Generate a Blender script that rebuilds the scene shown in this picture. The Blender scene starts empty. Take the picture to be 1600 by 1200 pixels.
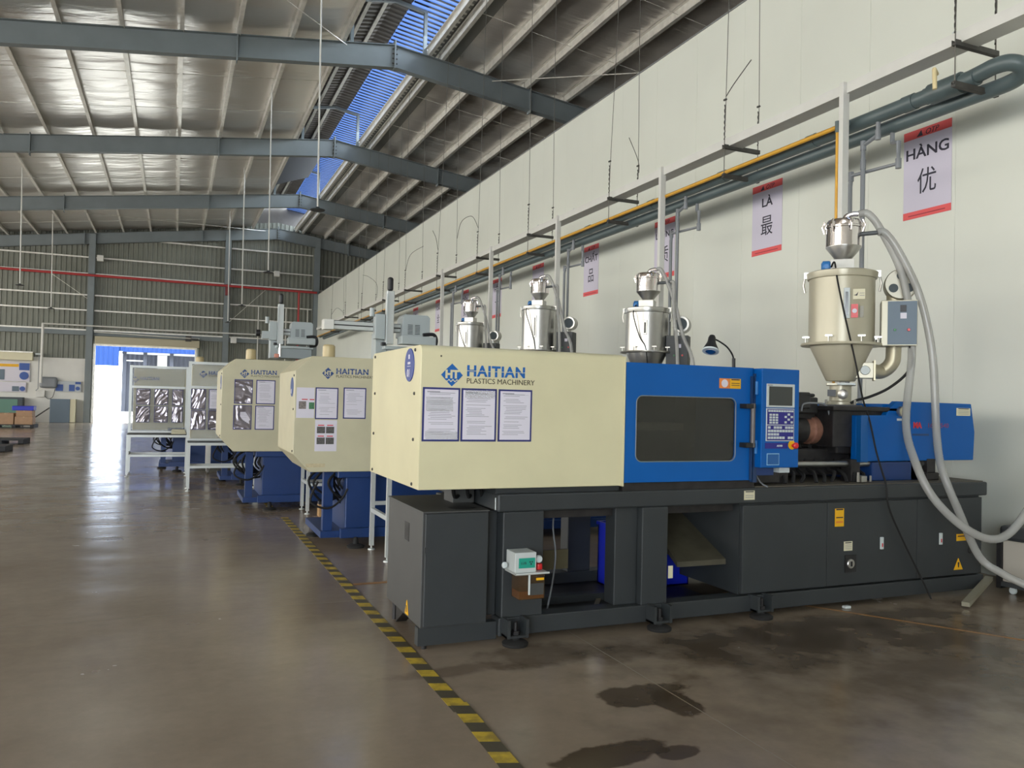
import bpy, bmesh, math, random
from mathutils import Vector, Matrix, Euler, noise
random.seed(7)
D = bpy.data
SC = bpy.context.scene
COL = SC.collection
PI = math.pi

# ------------------------------------------------------------------ camera
cam_d = D.cameras.new('camera')
cam_d.sensor_width = 36.0
cam_d.lens = 1244.3 / 1600 * 36.0
cam_d.clip_start = 0.05
cam_d.clip_end = 400
cam = D.objects.new('camera', cam_d)
COL.objects.link(cam)
_r = Vector((0.92006, -0.39106, 0.02359))
_d = Vector((0.03049, 0.01144, -0.99947))
_f = Vector((0.39058, 0.92029, 0.02245))
mw = Matrix((( _r.x, -_d.x, -_f.x, 0.0), (_r.y, -_d.y, -_f.y, 0.0), (_r.z, -_d.z, -_f.z, 1.6), (0, 0, 0, 1)))
cam.matrix_world = mw
SC.camera = cam

# ------------------------------------------------------------------ world, sun, big lights, exposure
W = D.worlds.new('world')
SC.world = W
W.use_nodes = True
_n = W.node_tree.nodes
_n['Background'].inputs[0].default_value = (0.80, 0.90, 1.0, 1)
_n['Background'].inputs[1].default_value = 12.0
SC.view_settings.view_transform = 'Standard'
SC.view_settings.look = 'None'
SC.view_settings.gamma = 1.0
SC.view_settings.use_curve_mapping = False
SC.view_settings.exposure = 0.0
try:
    SC.cycles.use_denoising = True
    SC.cycles.max_bounces = 8
    SC.cycles.diffuse_bounces = 4
    SC.cycles.glossy_bounces = 4
    SC.cycles.transparent_max_bounces = 12
    SC.cycles.sample_clamp_indirect = 6.0
    SC.cycles.caustics_reflective = False
    SC.cycles.caustics_refractive = False
except Exception:
    pass


def light(name, kind, loc, direction, energy, color=(1, 1, 1), sx=1, sy=1):
    l = D.lights.new(name, kind)
    l.energy = energy
    l.color = color
    if kind == 'AREA':
        l.shape = 'RECTANGLE'
        l.size = sx
        l.size_y = sy
    o = D.objects.new(name, l)
    COL.objects.link(o)
    o.location = loc
    o.rotation_euler = Vector(direction).to_track_quat('-Z', 'Y').to_euler()
    return o


sun = light('sun', 'SUN', (0, 60, 30), (-0.45, -0.12, -1.0), 9.0, (1, 0.96, 0.9))
sun.data.angle = 0.01
# broad light from the left; its window band is unseen and added
light('left_side_light', 'AREA', (-21.6, 19, 4.6), (1, 0, 0.06), 6700, (1.0, 0.97, 0.91), 54, 5.2)
# daylight through the ridge strip
light('ridge_daylight', 'AREA', (5.85, 22, 11.55), (0, 0, -1), 160, (0.72, 0.85, 1.0), 0.7, 46)
# added frontal fill for the machines, in a made-up doorway behind the camera
light('rear_fill', 'AREA', (-8.0, -8.7, 2.6), (0.32, 1, 0.05), 620, (1.0, 0.97, 0.92), 7.5, 4.6)


# ------------------------------------------------------------------ materials
def S(r, g, b):
    def c(v):
        v /= 255.0
        return v / 12.92 if v <= 0.04045 else ((v + 0.055) / 1.055) ** 2.4
    return (c(r), c(g), c(b), 1.0)


MATS = {}


def mat(name, rgb, rough=0.5, metal=0.0, var=0.0, scale=6.0, bump=0.0, bscale=60.0, spec=None, alpha=None, trans=0.0, coat=0.0):
    if name in MATS:
        return MATS[name]
    m = D.materials.new(name)
    m.use_nodes = True
    nt = m.node_tree
    p = nt.nodes['Principled BSDF']
    col = S(*rgb)
    p.inputs['Base Color'].default_value = col
    p.inputs['Roughness'].default_value = rough
    p.inputs['Metallic'].default_value = metal
    if spec is not None:
        p.inputs['Specular IOR Level'].default_value = spec
    if trans:
        p.inputs['Transmission Weight'].default_value = trans
    if coat:
        p.inputs['Coat Weight'].default_value = coat
    tc = nt.nodes.new('ShaderNodeNewGeometry')
    if var > 0:
        nz = nt.nodes.new('ShaderNodeTexNoise')
        nz.inputs['Scale'].default_value = scale
        nz.inputs['Detail'].default_value = 4
        nt.links.new(tc.outputs['Position'], nz.inputs['Vector'])
        r = nt.nodes.new('ShaderNodeValToRGB')
        r.color_ramp.elements[0].position = 0.3
        r.color_ramp.elements[1].position = 0.7
        r.color_ramp.elements[0].color = tuple(max(0, c * (1 - var)) for c in col[:3]) + (1,)
        r.color_ramp.elements[1].color = tuple(min(1, c * (1 + var)) for c in col[:3]) + (1,)
        nt.links.new(nz.outputs['Fac'], r.inputs['Fac'])
        nt.links.new(r.outputs['Color'], p.inputs['Base Color'])
    if bump > 0:
        nb = nt.nodes.new('ShaderNodeTexNoise')
        nb.inputs['Scale'].default_value = bscale
        nt.links.new(tc.outputs['Position'], nb.inputs['Vector'])
        b = nt.nodes.new('ShaderNodeBump')
        b.inputs['Strength'].default_value = bump
        b.inputs['Distance'].default_value = 0.01
        nt.links.new(nb.outputs['Fac'], b.inputs['Height'])
        nt.links.new(b.outputs['Normal'], p.inputs['Normal'])
    MATS[name] = m
    return m


beige = mat('beige_enamel', (212, 205, 168), 0.38, var=0.04, scale=3, bump=0.03, bscale=90)
beige2 = mat('beige_enamel_old', (196, 190, 160), 0.42, var=0.06, scale=3, bump=0.03, bscale=90)
blue = mat('blue_enamel', (0, 88, 164), 0.42, var=0.05, scale=2, spec=0.3)
navy = mat('navy_enamel', (20, 52, 104), 0.42, var=0.1, scale=3)
charcoal = mat('charcoal_enamel', (47, 51, 53), 0.5, var=0.08, scale=4, bump=0.05, bscale=200)
charcoal_lt = mat('grey_enamel_cabinet', (66, 67, 66), 0.5, var=0.08, scale=4)
black = mat('black_plastic', (24, 24, 26), 0.45)
soot = mat('greasy_dark_steel', (44, 42, 42), 0.5, 0.3, var=0.35, scale=14)
steel = mat('bare_steel', (150, 150, 148), 0.3, 0.9, var=0.1, scale=10)
chrome = mat('chrome', (226, 222, 222), 0.07, 1.0, bump=0.25, bscale=9)
stain = mat('brushed_stainless', (180, 179, 174), 0.33, 0.9, var=0.08, scale=5, bump=0.06, bscale=12)
taupe = mat('taupe_hopper_enamel', (180, 174, 152), 0.33, 0.15, var=0.03, scale=4)
alu = mat('aluminium_profile', (200, 204, 202), 0.4, 0.35)
whitepaint = mat('white_paint', (214, 213, 206), 0.5, var=0.03)
whitewall = mat('white_sandwich_panel', (218, 220, 208), 0.36, var=0.03, scale=0.7, bump=0.03, bscale=1.3)
galv = mat('galvanised_steel', (224, 221, 212), 0.36, 0.3, var=0.12, scale=5)
frame_g = mat('grey_green_structural_paint', (120, 128, 130), 0.55, var=0.06, scale=2)
rustdark = mat('dark_rusty_channel', (74, 72, 68), 0.65, 0.2, var=0.2, scale=12)
pipe_g = mat('grey_green_plastic_pipe', (84, 97, 98), 0.4, var=0.06, scale=6)
pipe_l = mat('grey_pvc_pipe', (128, 132, 136), 0.4)
gasy = mat('yellow_gas_pipe', (214, 160, 50), 0.4, var=0.06, scale=8)
creamv = mat('cream_valve', (222, 204, 156), 0.5)
redp = mat('red_fire_pipe', (168, 52, 52), 0.45)
redband = mat('poster_red', (226, 92, 92), 0.6)
lilac = mat('poster_sheet', (206, 200, 214), 0.6)
inkd = mat('dark_ink', (38, 36, 52), 0.6)
inkr = mat('red_ink', (206, 50, 60), 0.5)
inkrf = mat('faded_red_ink', (120, 64, 110), 0.5)
inkg = mat('grey_ink', (136, 134, 142), 0.7)
inkb = mat('brand_blue', (20, 96, 172), 0.45)
inkbd = mat('brand_blue_dark', (44, 74, 130), 0.5)
paper = mat('white_paper', (216, 212, 222), 0.6)
pframe = mat('paper_border_navy', (40, 46, 110), 0.5)
yel = mat('warning_yellow', (232, 176, 20), 0.5)
orange = mat('warning_orange', (222, 130, 60), 0.5)
cream = mat('cream_label', (214, 208, 178), 0.5)
redpl = mat('red_plastic', (204, 40, 40), 0.35)
bluepl = mat('blue_crate_plastic', (20, 40, 190), 0.4)
bluem = mat('blue_motor', (50, 120, 185), 0.4)
keyb = mat('key_panel_blue', (36, 32, 124), 0.45)
keyw = mat('key_white', (196, 204, 204), 0.5)
bezel = mat('bezel_grey', (190, 196, 194), 0.4)
screen = mat('dark_screen', (50, 54, 52), 0.15)
wood = mat('raw_wood', (176, 140, 96), 0.7, var=0.2, scale=20)
card = mat('cardboard', (176, 142, 112), 0.7, var=0.06, scale=8)
greend = mat('green_cabinet', (92, 132, 116), 0.5)
slatec = mat('slate_cabinet', (98, 114, 128), 0.5)
teal = mat('teal_panel', (30, 150, 128), 0.45)
oil = mat('amber_oil', (140, 80, 20), 0.15)
fanin = mat('dark_mesh', (66, 76, 80), 0.6)
grayrob = mat('robot_grey', (170, 178, 178), 0.4)
lowwall = mat('painted_masonry', (226, 225, 218), 0.7, var=0.04, scale=1.5)
copper = mat('copper_heater', (150, 108, 90), 0.5, 0.4, var=0.25, scale=18)
beacon = mat('beacon_cream', (192, 174, 130), 0.4)
rubber = mat('black_rubber', (20, 20, 20), 0.8)
blankb = mat('board_blue', (60, 90, 160), 0.5)
outwall = mat('outside_grey_cladding', (60, 62, 72), 0.6)
outblue = mat('outside_blue_cladding', (4, 50, 112), 0.5)
outground = mat('outside_concrete', (190, 188, 180), 0.9)
plat = mat('pallet_black', (38, 40, 44), 0.6)


def glassy(name, rgb, alpha, rough=0.1):
    m = mat(name, rgb, rough)
    m.node_tree.nodes['Principled BSDF'].inputs['Alpha'].default_value = alpha
    return m


hose_m = glassy('clear_pvc_hose', (176, 176, 172), 0.62, 0.2)
tint = glassy('smoked_window', (52, 52, 46), 0.66, 0.2)
clearp = glassy('clear_panel', (200, 205, 205), 0.28, 0.08)
oilglass = glassy('clear_tank', (84, 66, 46), 0.55, 0.08)


def floor_material():
    m = D.materials.new('polished_concrete')
    m.use_nodes = True
    nt = m.node_tree
    L = nt.links
    p = nt.nodes['Principled BSDF']
    g = nt.nodes.new('ShaderNodeNewGeometry')

    def nz(scale, detail=5, rough=0.55, vec=None, dist=0.0):
        n = nt.nodes.new('ShaderNodeTexNoise')
        n.inputs['Scale'].default_value = scale
        n.inputs['Detail'].default_value = detail
        n.inputs['Roughness'].default_value = rough
        n.inputs['Distortion'].default_value = dist
        L.new(vec or g.outputs['Position'], n.inputs['Vector'])
        return n

    def ramp(src, a, b, ca, cb):
        r = nt.nodes.new('ShaderNodeValToRGB')
        r.color_ramp.elements[0].position = a
        r.color_ramp.elements[1].position = b
        r.color_ramp.elements[0].color = ca
        r.color_ramp.elements[1].color = cb
        L.new(src, r.inputs['Fac'])
        return r

    def mix(kind, fac, a, b):
        x = nt.nodes.new('ShaderNodeMix')
        x.data_type = 'RGBA'
        x.blend_type = kind
        if isinstance(fac, float):
            x.inputs[0].default_value = fac
        else:
            L.new(fac, x.inputs[0])
        L.new(a, x.inputs[6]) if not isinstance(a, tuple) else setattr(x.inputs[6], 'default_value', a)
        L.new(b, x.inputs[7]) if not isinstance(b, tuple) else setattr(x.inputs[7], 'default_value', b)
        return x.outputs[2]
    base = ramp(nz(0.55, 6, 0.6).outputs['Fac'], 0.3, 0.72, S(136, 121, 104), S(164, 149, 130))
    fine = ramp(nz(9, 6, 0.7).outputs['Fac'], 0.3, 0.7, (0.86, 0.86, 0.86, 1), (1, 1, 1, 1))
    c = mix('MULTIPLY', 0.8, base.outputs['Color'], fine.outputs['Color'])
    # crisp oil stains by the first machine, plus broad soft brown darkening
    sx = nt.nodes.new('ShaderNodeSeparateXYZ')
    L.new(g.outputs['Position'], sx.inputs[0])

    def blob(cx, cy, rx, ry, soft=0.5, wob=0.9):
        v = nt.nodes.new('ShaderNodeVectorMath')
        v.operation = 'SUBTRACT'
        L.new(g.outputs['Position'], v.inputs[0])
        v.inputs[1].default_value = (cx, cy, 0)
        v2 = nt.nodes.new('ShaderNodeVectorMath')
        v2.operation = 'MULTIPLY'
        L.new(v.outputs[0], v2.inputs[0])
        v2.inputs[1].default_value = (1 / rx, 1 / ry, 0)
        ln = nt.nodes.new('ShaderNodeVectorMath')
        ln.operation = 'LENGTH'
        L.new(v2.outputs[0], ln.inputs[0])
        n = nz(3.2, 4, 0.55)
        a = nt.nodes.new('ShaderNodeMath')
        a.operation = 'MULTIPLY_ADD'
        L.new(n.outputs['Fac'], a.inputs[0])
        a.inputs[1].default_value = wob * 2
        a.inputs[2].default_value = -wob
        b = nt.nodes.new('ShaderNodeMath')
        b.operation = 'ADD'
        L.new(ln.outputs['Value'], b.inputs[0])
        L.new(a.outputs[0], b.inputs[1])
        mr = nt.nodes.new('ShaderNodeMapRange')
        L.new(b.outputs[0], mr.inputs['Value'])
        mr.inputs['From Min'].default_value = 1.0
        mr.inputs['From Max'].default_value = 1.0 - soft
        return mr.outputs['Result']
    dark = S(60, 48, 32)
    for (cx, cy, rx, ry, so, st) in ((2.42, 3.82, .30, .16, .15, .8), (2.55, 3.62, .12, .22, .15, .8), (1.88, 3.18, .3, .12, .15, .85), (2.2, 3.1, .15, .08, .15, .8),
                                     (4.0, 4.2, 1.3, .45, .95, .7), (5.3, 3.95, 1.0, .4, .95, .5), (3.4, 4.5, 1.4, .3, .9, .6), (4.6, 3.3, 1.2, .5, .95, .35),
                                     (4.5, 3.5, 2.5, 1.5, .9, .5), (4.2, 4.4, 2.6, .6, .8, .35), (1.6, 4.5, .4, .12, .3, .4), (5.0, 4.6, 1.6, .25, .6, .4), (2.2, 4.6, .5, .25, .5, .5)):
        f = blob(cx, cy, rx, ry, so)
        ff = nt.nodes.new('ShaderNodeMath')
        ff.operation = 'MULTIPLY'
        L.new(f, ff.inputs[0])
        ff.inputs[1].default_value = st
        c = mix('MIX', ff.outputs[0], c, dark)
    L.new(c, p.inputs['Base Color'])
    rr = ramp(nz(1.3, 5, 0.6).outputs['Fac'], 0.3, 0.75, (0.13, 0.13, 0.13, 1), (0.30, 0.30, 0.30, 1))
    L.new(rr.outputs['Color'], p.inputs['Roughness'])
    mp = nt.nodes.new('ShaderNodeMapping')
    L.new(g.outputs['Position'], mp.inputs['Vector'])
    mp.inputs['Scale'].default_value = (0.7, 2.2, 1)
    bn = nz(1.0, 3, 0.5, mp.outputs['Vector'])
    bp = nt.nodes.new('ShaderNodeBump')
    bp.inputs['Strength'].default_value = 0.35
    bp.inputs['Distance'].default_value = 0.02
    L.new(bn.outputs['Fac'], bp.inputs['Height'])
    L.new(bp.outputs['Normal'], p.inputs['Normal'])
    return m


def foil_material():
    m = D.materials.new('foil_insulation')
    m.use_nodes = True
    nt = m.node_tree
    L = nt.links
    p = nt.nodes['Principled BSDF']
    p.inputs['Base Color'].default_value = S(236, 231, 224)
    p.inputs['Metallic'].default_value = 0.74
    p.inputs['Roughness'].default_value = 0.32
    g = nt.nodes.new('ShaderNodeNewGeometry')
    mp = nt.nodes.new('ShaderNodeMapping')
    mp.inputs['Scale'].default_value = (0.5, 2.2, 0.5)
    L.new(g.outputs['Position'], mp.inputs['Vector'])
    n = nt.nodes.new('ShaderNodeTexNoise')
    n.inputs['Scale'].default_value = 1.4
    n.inputs['Detail'].default_value = 4
    L.new(mp.outputs['Vector'], n.inputs['Vector'])
    b = nt.nodes.new('ShaderNodeBump')
    b.inputs['Strength'].default_value = 0.7
    b.inputs['Distance'].default_value = 0.06
    L.new(n.outputs['Fac'], b.inputs['Height'])
    L.new(b.outputs['Normal'], p.inputs['Normal'])
    return m


def translucent(name, rgb):
    m = D.materials.new(name)
    m.use_nodes = True
    nt = m.node_tree
    for n in list(nt.nodes):
        nt.nodes.remove(n)
    o = nt.nodes.new('ShaderNodeOutputMaterial')
    t = nt.nodes.new('ShaderNodeBsdfTranslucent')
    t.inputs['Color'].default_value = S(*rgb)
    g = nt.nodes.new('ShaderNodeBsdfGlossy')
    g.inputs['Roughness'].default_value = 0.3
    x = nt.nodes.new('ShaderNodeMixShader')
    x.inputs[0].default_value = 0.06
    nt.links.new(t.outputs[0], x.inputs[1])
    nt.links.new(g.outputs[0], x.inputs[2])
    nt.links.new(x.outputs[0], o.inputs[0])
    return m


def tape_material():
    m = D.materials.new('hazard_tape')
    m.use_nodes = True
    nt = m.node_tree
    L = nt.links
    p = nt.nodes['Principled BSDF']
    p.inputs['Roughness'].default_value = 0.55
    g = nt.nodes.new('ShaderNodeNewGeometry')
    s = nt.nodes.new('ShaderNodeSeparateXYZ')
    L.new(g.outputs['Position'], s.inputs[0])
    a = nt.nodes.new('ShaderNodeMath')
    a.operation = 'MULTIPLY_ADD'
    L.new(s.outputs['X'], a.inputs[0])
    a.inputs[1].default_value = 0.35
    L.new(s.outputs['Y'], a.inputs[2])
    b = nt.nodes.new('ShaderNodeMath')
    b.operation = 'MULTIPLY'
    L.new(a.outputs[0], b.inputs[0])
    b.inputs[1].default_value = 1 / 0.235
    c = nt.nodes.new('ShaderNodeMath')
    c.operation = 'FRACT'
    L.new(b.outputs[0], c.inputs[0])
    d = nt.nodes.new('ShaderNodeMath')
    d.operation = 'GREATER_THAN'
    L.new(c.outputs[0], d.inputs[0])
    d.inputs[1].default_value = 0.5
    nz = nt.nodes.new('ShaderNodeTexNoise')
    nz.inputs['Scale'].default_value = 14
    nz.inputs['Detail'].default_value = 5
    L.new(g.outputs['Position'], nz.inputs['Vector'])
    r = nt.nodes.new('ShaderNodeValToRGB')
    r.color_ramp.elements[0].position = 0.35
    r.color_ramp.elements[1].position = 0.6
    r.color_ramp.elements[0].color = S(150, 128, 50)
    r.color_ramp.elements[1].color = S(196, 168, 50)
    L.new(nz.outputs['Fac'], r.inputs['Fac'])
    x = nt.nodes.new('ShaderNodeMix')
    x.data_type = 'RGBA'
    L.new(d.outputs[0], x.inputs[0])
    L.new(r.outputs['Color'], x.inputs[6])
    x.inputs[7].default_value = S(70, 64, 50)
    L.new(x.outputs[2], p.inputs['Base Color'])
    return m


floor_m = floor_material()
foil_m = foil_material()
skyblue_m = translucent('blue_translucent_sheet', (36, 50, 80))
tape_m = tape_material()
clad_m = mat('grey_cladding', (122, 124, 114), 0.5, 0.25, var=0.08, scale=1.5)
roofdark = mat('dark_roof_sheet', (96, 92, 88), 0.5, 0.4, var=0.15, scale=2)


# ------------------------------------------------------------------ geometry helpers
class MB:
    def __init__(self):
        self.v = []
        self.f = []

    def box(self, x0, x1, y0, y1, z0, z1):
        b = len(self.v)
        self.v += [(x, y, z) for z in (z0, z1) for y in (y0, y1) for x in (x0, x1)]
        for q in ((0, 2, 3, 1), (4, 5, 7, 6), (0, 1, 5, 4), (2, 6, 7, 3), (0, 4, 6, 2), (1, 3, 7, 5)):
            self.f.append(tuple(b + i for i in q))
        return self

    def beam(self, p0, p1, w, h, up=(0, 0, 1)):
        p0, p1 = Vector(p0), Vector(p1)
        d = (p1 - p0).normalized()
        u = Vector(up)
        s = d.cross(u)
        if s.length < 1e-4:
            s = d.cross(Vector((0, 1, 0)))
        s.normalize()
        u = s.cross(d).normalized()
        b = len(self.v)
        for p in (p0, p1):
            for a, c in ((-1, -1), (1, -1), (1, 1), (-1, 1)):
                self.v.append(tuple(p + s * a * w / 2 + u * c * h / 2))
        for q in ((0, 1, 2, 3), (7, 6, 5, 4), (0, 4, 5, 1), (1, 5, 6, 2), (2, 6, 7, 3), (3, 7, 4, 0)):
            self.f.append(tuple(b + i for i in q))
        return self

    def tube(self, pts, r, n=10, cap=True):
        pts = [Vector(p) for p in pts]
        b = len(self.v)
        t0 = (pts[1] - pts[0]).normalized()
        u = t0.orthogonal().normalized()
        m = len(pts)
        for i, p in enumerate(pts):
            if i == 0:
                t = pts[1] - pts[0]
            elif i == m - 1:
                t = pts[-1] - pts[-2]
            else:
                t = (pts[i + 1] - p).normalized() + (p - pts[i - 1]).normalized()
            t.normalize()
            u = (u - t * u.dot(t))
            if u.length < 1e-5:
                u = t.orthogonal()
            u.normalize()
            w = t.cross(u)
            rr = r[i] if isinstance(r, (list, tuple)) else r
            for k in range(n):
                a = 2 * PI * k / n
                self.v.append(tuple(p + (u * math.cos(a) + w * math.sin(a)) * rr))
        for i in range(m - 1):
            for k in range(n):
                k2 = (k + 1) % n
                self.f.append((b + i * n + k, b + i * n + k2, b + (i + 1) * n + k2, b + (i + 1) * n + k))
        if cap:
            self.f.append(tuple(b + k for k in reversed(range(n))))
            self.f.append(tuple(b + (m - 1) * n + k for k in range(n)))
        return self

    def cyl(self, p0, p1, r, n=16):
        return self.tube([p0, p1], r, n)

    def lathe(self, cx, cy, prof, n=32, axis='Z', cz=0.0):
        b = len(self.v)
        m = len(prof)
        for r, z in prof:
            for k in range(n):
                a = 2 * PI * k / n
                if axis == 'Z':
                    self.v.append((cx + r * math.cos(a), cy + r * math.sin(a), z))
                elif axis == 'Y':
                    self.v.append((cx + r * math.cos(a), z, cy + r * math.sin(a)))
                else:
                    self.v.append((z, cx + r * math.cos(a), cy + r * math.sin(a)))
        for i in range(m - 1):
            for k in range(n):
                k2 = (k + 1) % n
                q = (b + i * n + k, b + i * n + k2, b + (i + 1) * n + k2, b + (i + 1) * n + k)
                self.f.append(q if axis != 'Y' else q[::-1])
        self.f.append(tuple(b + k for k in (range(n) if axis == 'Y' else reversed(range(n)))))
        self.f.append(tuple(b + (m - 1) * n + k for k in (reversed(range(n)) if axis == 'Y' else range(n))))
        return self

    def prism(self, poly, axis, lo, hi):
        """poly: list of 2-D points; axis 'Y': (x,z), 'X': (y,z), 'Z': (x,y)"""
        b = len(self.v)
        n = len(poly)
        for t in (lo, hi):
            for a, c in poly:
                self.v.append({'Y': (a, t, c), 'X': (t, a, c), 'Z': (a, c, t)}[axis])
        self.f.append(tuple(b + k for k in range(n)))
        self.f.append(tuple(b + n + k for k in reversed(range(n))))
        for k in range(n):
            k2 = (k + 1) % n
            self.f.append((b + k2, b + k, b + n + k, b + n + k2))
        return self

    def quad(self, a, b_, c, d):
        b = len(self.v)
        self.v += [tuple(a), tuple(b_), tuple(c), tuple(d)]
        self.f.append((b, b + 1, b + 2, b + 3))
        return self


def wloc(p):
    v = Vector((0, 0, 0))
    while p is not None:
        v += p.location
        p = p.parent
    return v


def finish(name, me, m, parent=None, smooth=False, bev=0.0, seg=2):
    me.materials.append(m)
    bm = bmesh.new()
    bm.from_mesh(me)
    bmesh.ops.recalc_face_normals(bm, faces=bm.faces)
    bm.to_mesh(me)
    bm.free()
    if smooth:
        for p in me.polygons:
            p.use_smooth = True
        try:
            me.set_sharp_from_angle(angle=math.radians(38))
        except Exception:
            pass
    o = D.objects.new(name, me)
    COL.objects.link(o)
    if parent is not None:
        o.parent = parent
    if bev > 0:
        b = o.modifiers.new('bevel', 'BEVEL')
        b.width = bev
        b.segments = seg
        b.limit_method = 'ANGLE'
        b.angle_limit = math.radians(40)
    return o


def obj(name, mb, m, parent=None, label=None, smooth=False, bev=0.0, seg=2, kind=None):
    me = D.meshes.new(name)
    off = wloc(parent)
    base = None
    if parent is None:      # put the origin at the object's base
        xs = [v[0] for v in mb.v]
        ys = [v[1] for v in mb.v]
        zs = [v[2] for v in mb.v]
        base = Vector(((min(xs) + max(xs)) / 2, (min(ys) + max(ys)) / 2, min(zs)))
        off = base
    me.from_pydata([(v[0] - off.x, v[1] - off.y, v[2] - off.z) for v in mb.v], [], mb.f)
    me.update()
    o = finish(name, me, m, parent, smooth, bev, seg)
    if base is not None:
        o.location = base
    if label:
        o['label'] = label
    if kind:
        o['kind'] = kind
    return o


def tag(o, label=None, cat=None, group=None, kind=None):
    if label:
        o['label'] = label
    if cat:
        o['category'] = cat
    if group:
        o['group'] = group
    if kind:
        o['kind'] = kind
    return o


def thing(name, label, cat, loc=(0, 0, 0), group=None, kind=None):
    o = D.objects.new(name, None)
    o.empty_display_size = 0.1
    COL.objects.link(o)
    o.location = loc
    return tag(o, label, cat, group, kind)


def struct(name, label, mb=None, m=None, loc=(0, 0, 0), **kw):
    if mb is None:
        o = thing(name, label, 'building', loc)
    else:
        o = obj(name, mb, m, **kw)
        o['label'] = label
        o['category'] = 'building'
    o['kind'] = 'structure'
    return o


def copy_tree(o, parent=None):
    c = o.copy()
    COL.objects.link(c)
    c.parent = parent
    for ch in list(o.children):
        copy_tree(ch, c)
    return c


def text(name, body, size, loc, m, parent=None, facing='-Y', bold=0.0, shear=0.0, sx=1.0, depth=0.002, align='LEFT', spacing=1.0):
    """a flat word standing on a plane; facing '-Y' reads from the front, '-X' from the left"""
    cu = D.curves.new(name, 'FONT')
    cu.body = body
    cu.size = size
    cu.offset = bold
    cu.shear = shear
    cu.extrude = depth / 2
    cu.align_x = align
    cu.space_character = spacing
    cu.resolution_u = 3
    t = D.objects.new(name, cu)
    COL.objects.link(t)
    dg = bpy.context.evaluated_depsgraph_get()
    me = D.meshes.new_from_object(t.evaluated_get(dg))
    D.objects.remove(t)
    D.curves.remove(cu)
    off = wloc(parent)
    for v in me.vertices:
        x, y, z = v.co
        x *= sx
        if facing == '-Y':
            q = Vector((loc[0] + x, loc[1] - z, loc[2] + y))
        else:   # facing -X: text runs towards -Y
            q = Vector((loc[0] - z, loc[1] - x, loc[2] + y))
        v.co = q - off
    me.materials.clear()
    me.materials.append(m)
    me.name = name
    o = D.objects.new(name, me)
    COL.objects.link(o)
    if parent is not None:
        o.parent = parent
    return o


def smooth_path(pts, k=6):
    P = [Vector(p) for p in pts]
    out = []
    for i in range(len(P) - 1):
        p0 = P[max(i - 1, 0)]
        p1, p2 = P[i], P[i + 1]
        p3 = P[min(i + 2, len(P) - 1)]
        for j in range(k):
            t = j / k
            out.append(0.5 * ((2 * p1) + (p2 - p0) * t + (2 * p0 - 5 * p1 + 4 * p2 - p3) * t * t + (3 * p1 - p0 - 3 * p2 + p3) * t ** 3))
    out.append(P[-1])
    return out


# ================================================================== SETTING
XL, XR = -22.0, 32.4
YB, YF = -9.0, 47.0
RX = 5.2                 # ridge
SL = 0.132               # roof slope
FR_Y = [3.5, 12.2, 20.9, 29.6, 38.3, 46.75]
WX = 7.5                 # white partition wall
WT = 7.52


def roofz(x, top=11.12):
    return top - abs(x - RX) * SL


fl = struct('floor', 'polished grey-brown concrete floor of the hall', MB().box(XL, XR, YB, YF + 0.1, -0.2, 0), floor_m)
jm = MB()
for x in (-9.4, -3.4, 2.6):
    jm.box(x - 0.003, x + 0.003, YB, YF, 0.0, 0.0008)
for y in (0.9, 6.3, 12.3, 18.3, 24.3, 30.3, 36.3, 42.3):
    jm.box(XL, 7.4, y - 0.003, y + 0.003, 0.0, 0.0008)
obj('joint', jm, mat('joint_filler', (120, 110, 92), 0.6), fl, kind='stuff')

# white partition wall built of tall insulated panels
wr = struct('wall_right', 'tall white insulated panel wall behind the machines', loc=(WX, 19, 0))
y = YB + 0.02
pm = None
i = 0
while y < YF - 0.3:
    w = min(1.14, YF - 0.05 - y)
    obj('panel', MB().box(WX, WX + 0.08, y, y + w, 0.0, WT), whitewall, wr, bev=0.002, seg=1)
    y += w + 0.002
obj('backing', MB().box(WX + 0.012, WX + 0.07, YB, YF - 0.05, 0.0, WT - 0.02), mat('panel_core', (200, 202, 192), 0.6), wr)
obj('capping', MB().box(WX - 0.012, WX + 0.092, YB, YF - 0.05, WT, WT + 0.02), mat('grey_flashing', (120, 122, 122), 0.5), wr)


# corrugated sheet helper (ribs run along Z or along the slope)
def corr_wall(x0, x1, y, zfun, z0, period=0.235, depth=0.035, face=-1):
    mb = MB()
    x = x0
    prof = []
    while x < x1:
        prof += [(x, 0), (x + period * 0.42, 0), (x + period * 0.55, depth), (x + period * 0.87, depth)]
        x += period
    prof.append((x1, 0))
    prof = [p for p in prof if p[0] <= x1]
    for (a, da), (b, db) in zip(prof[:-1], prof[1:]):
        mb.quad((a, y + face * da, z0), (b, y + face * db, z0), (b, y + face * db, zfun(b)), (a, y + face * da, zfun(a)))
    return mb


wb = struct('wall_back', 'far gable wall of grey corrugated cladding above white masonry', loc=(5, YF, 0))
zt = lambda x: roofz(x) + 0.40
DX0, DX1, DZ = -3.84, 1.02, 4.20       # far roller door
obj('cladding', corr_wall(XL, DX0, YF + 0.06, zt, 3.3), clad_m, wb)
obj('cladding', corr_wall(DX0, DX1, YF + 0.06, zt, DZ + 0.1), clad_m, wb)
obj('cladding', corr_wall(DX1, XR, YF + 0.06, zt, 0.0), clad_m, wb)
obj('outer_skin', MB().box(XL, DX0, YF + 0.12, YF + 0.16, 0, 7.4).box(DX0, DX1, YF + 0.12, YF + 0.16, DZ + .1, 7.4).box(DX1, XR, YF + 0.12, YF + 0.16, 0, 7.4), clad_m, wb)
obj('masonry', MB().box(XL, DX0 - 0.05, YF - 0.12, YF + 0.1, 0, 3.32), lowwall, wb)
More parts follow.
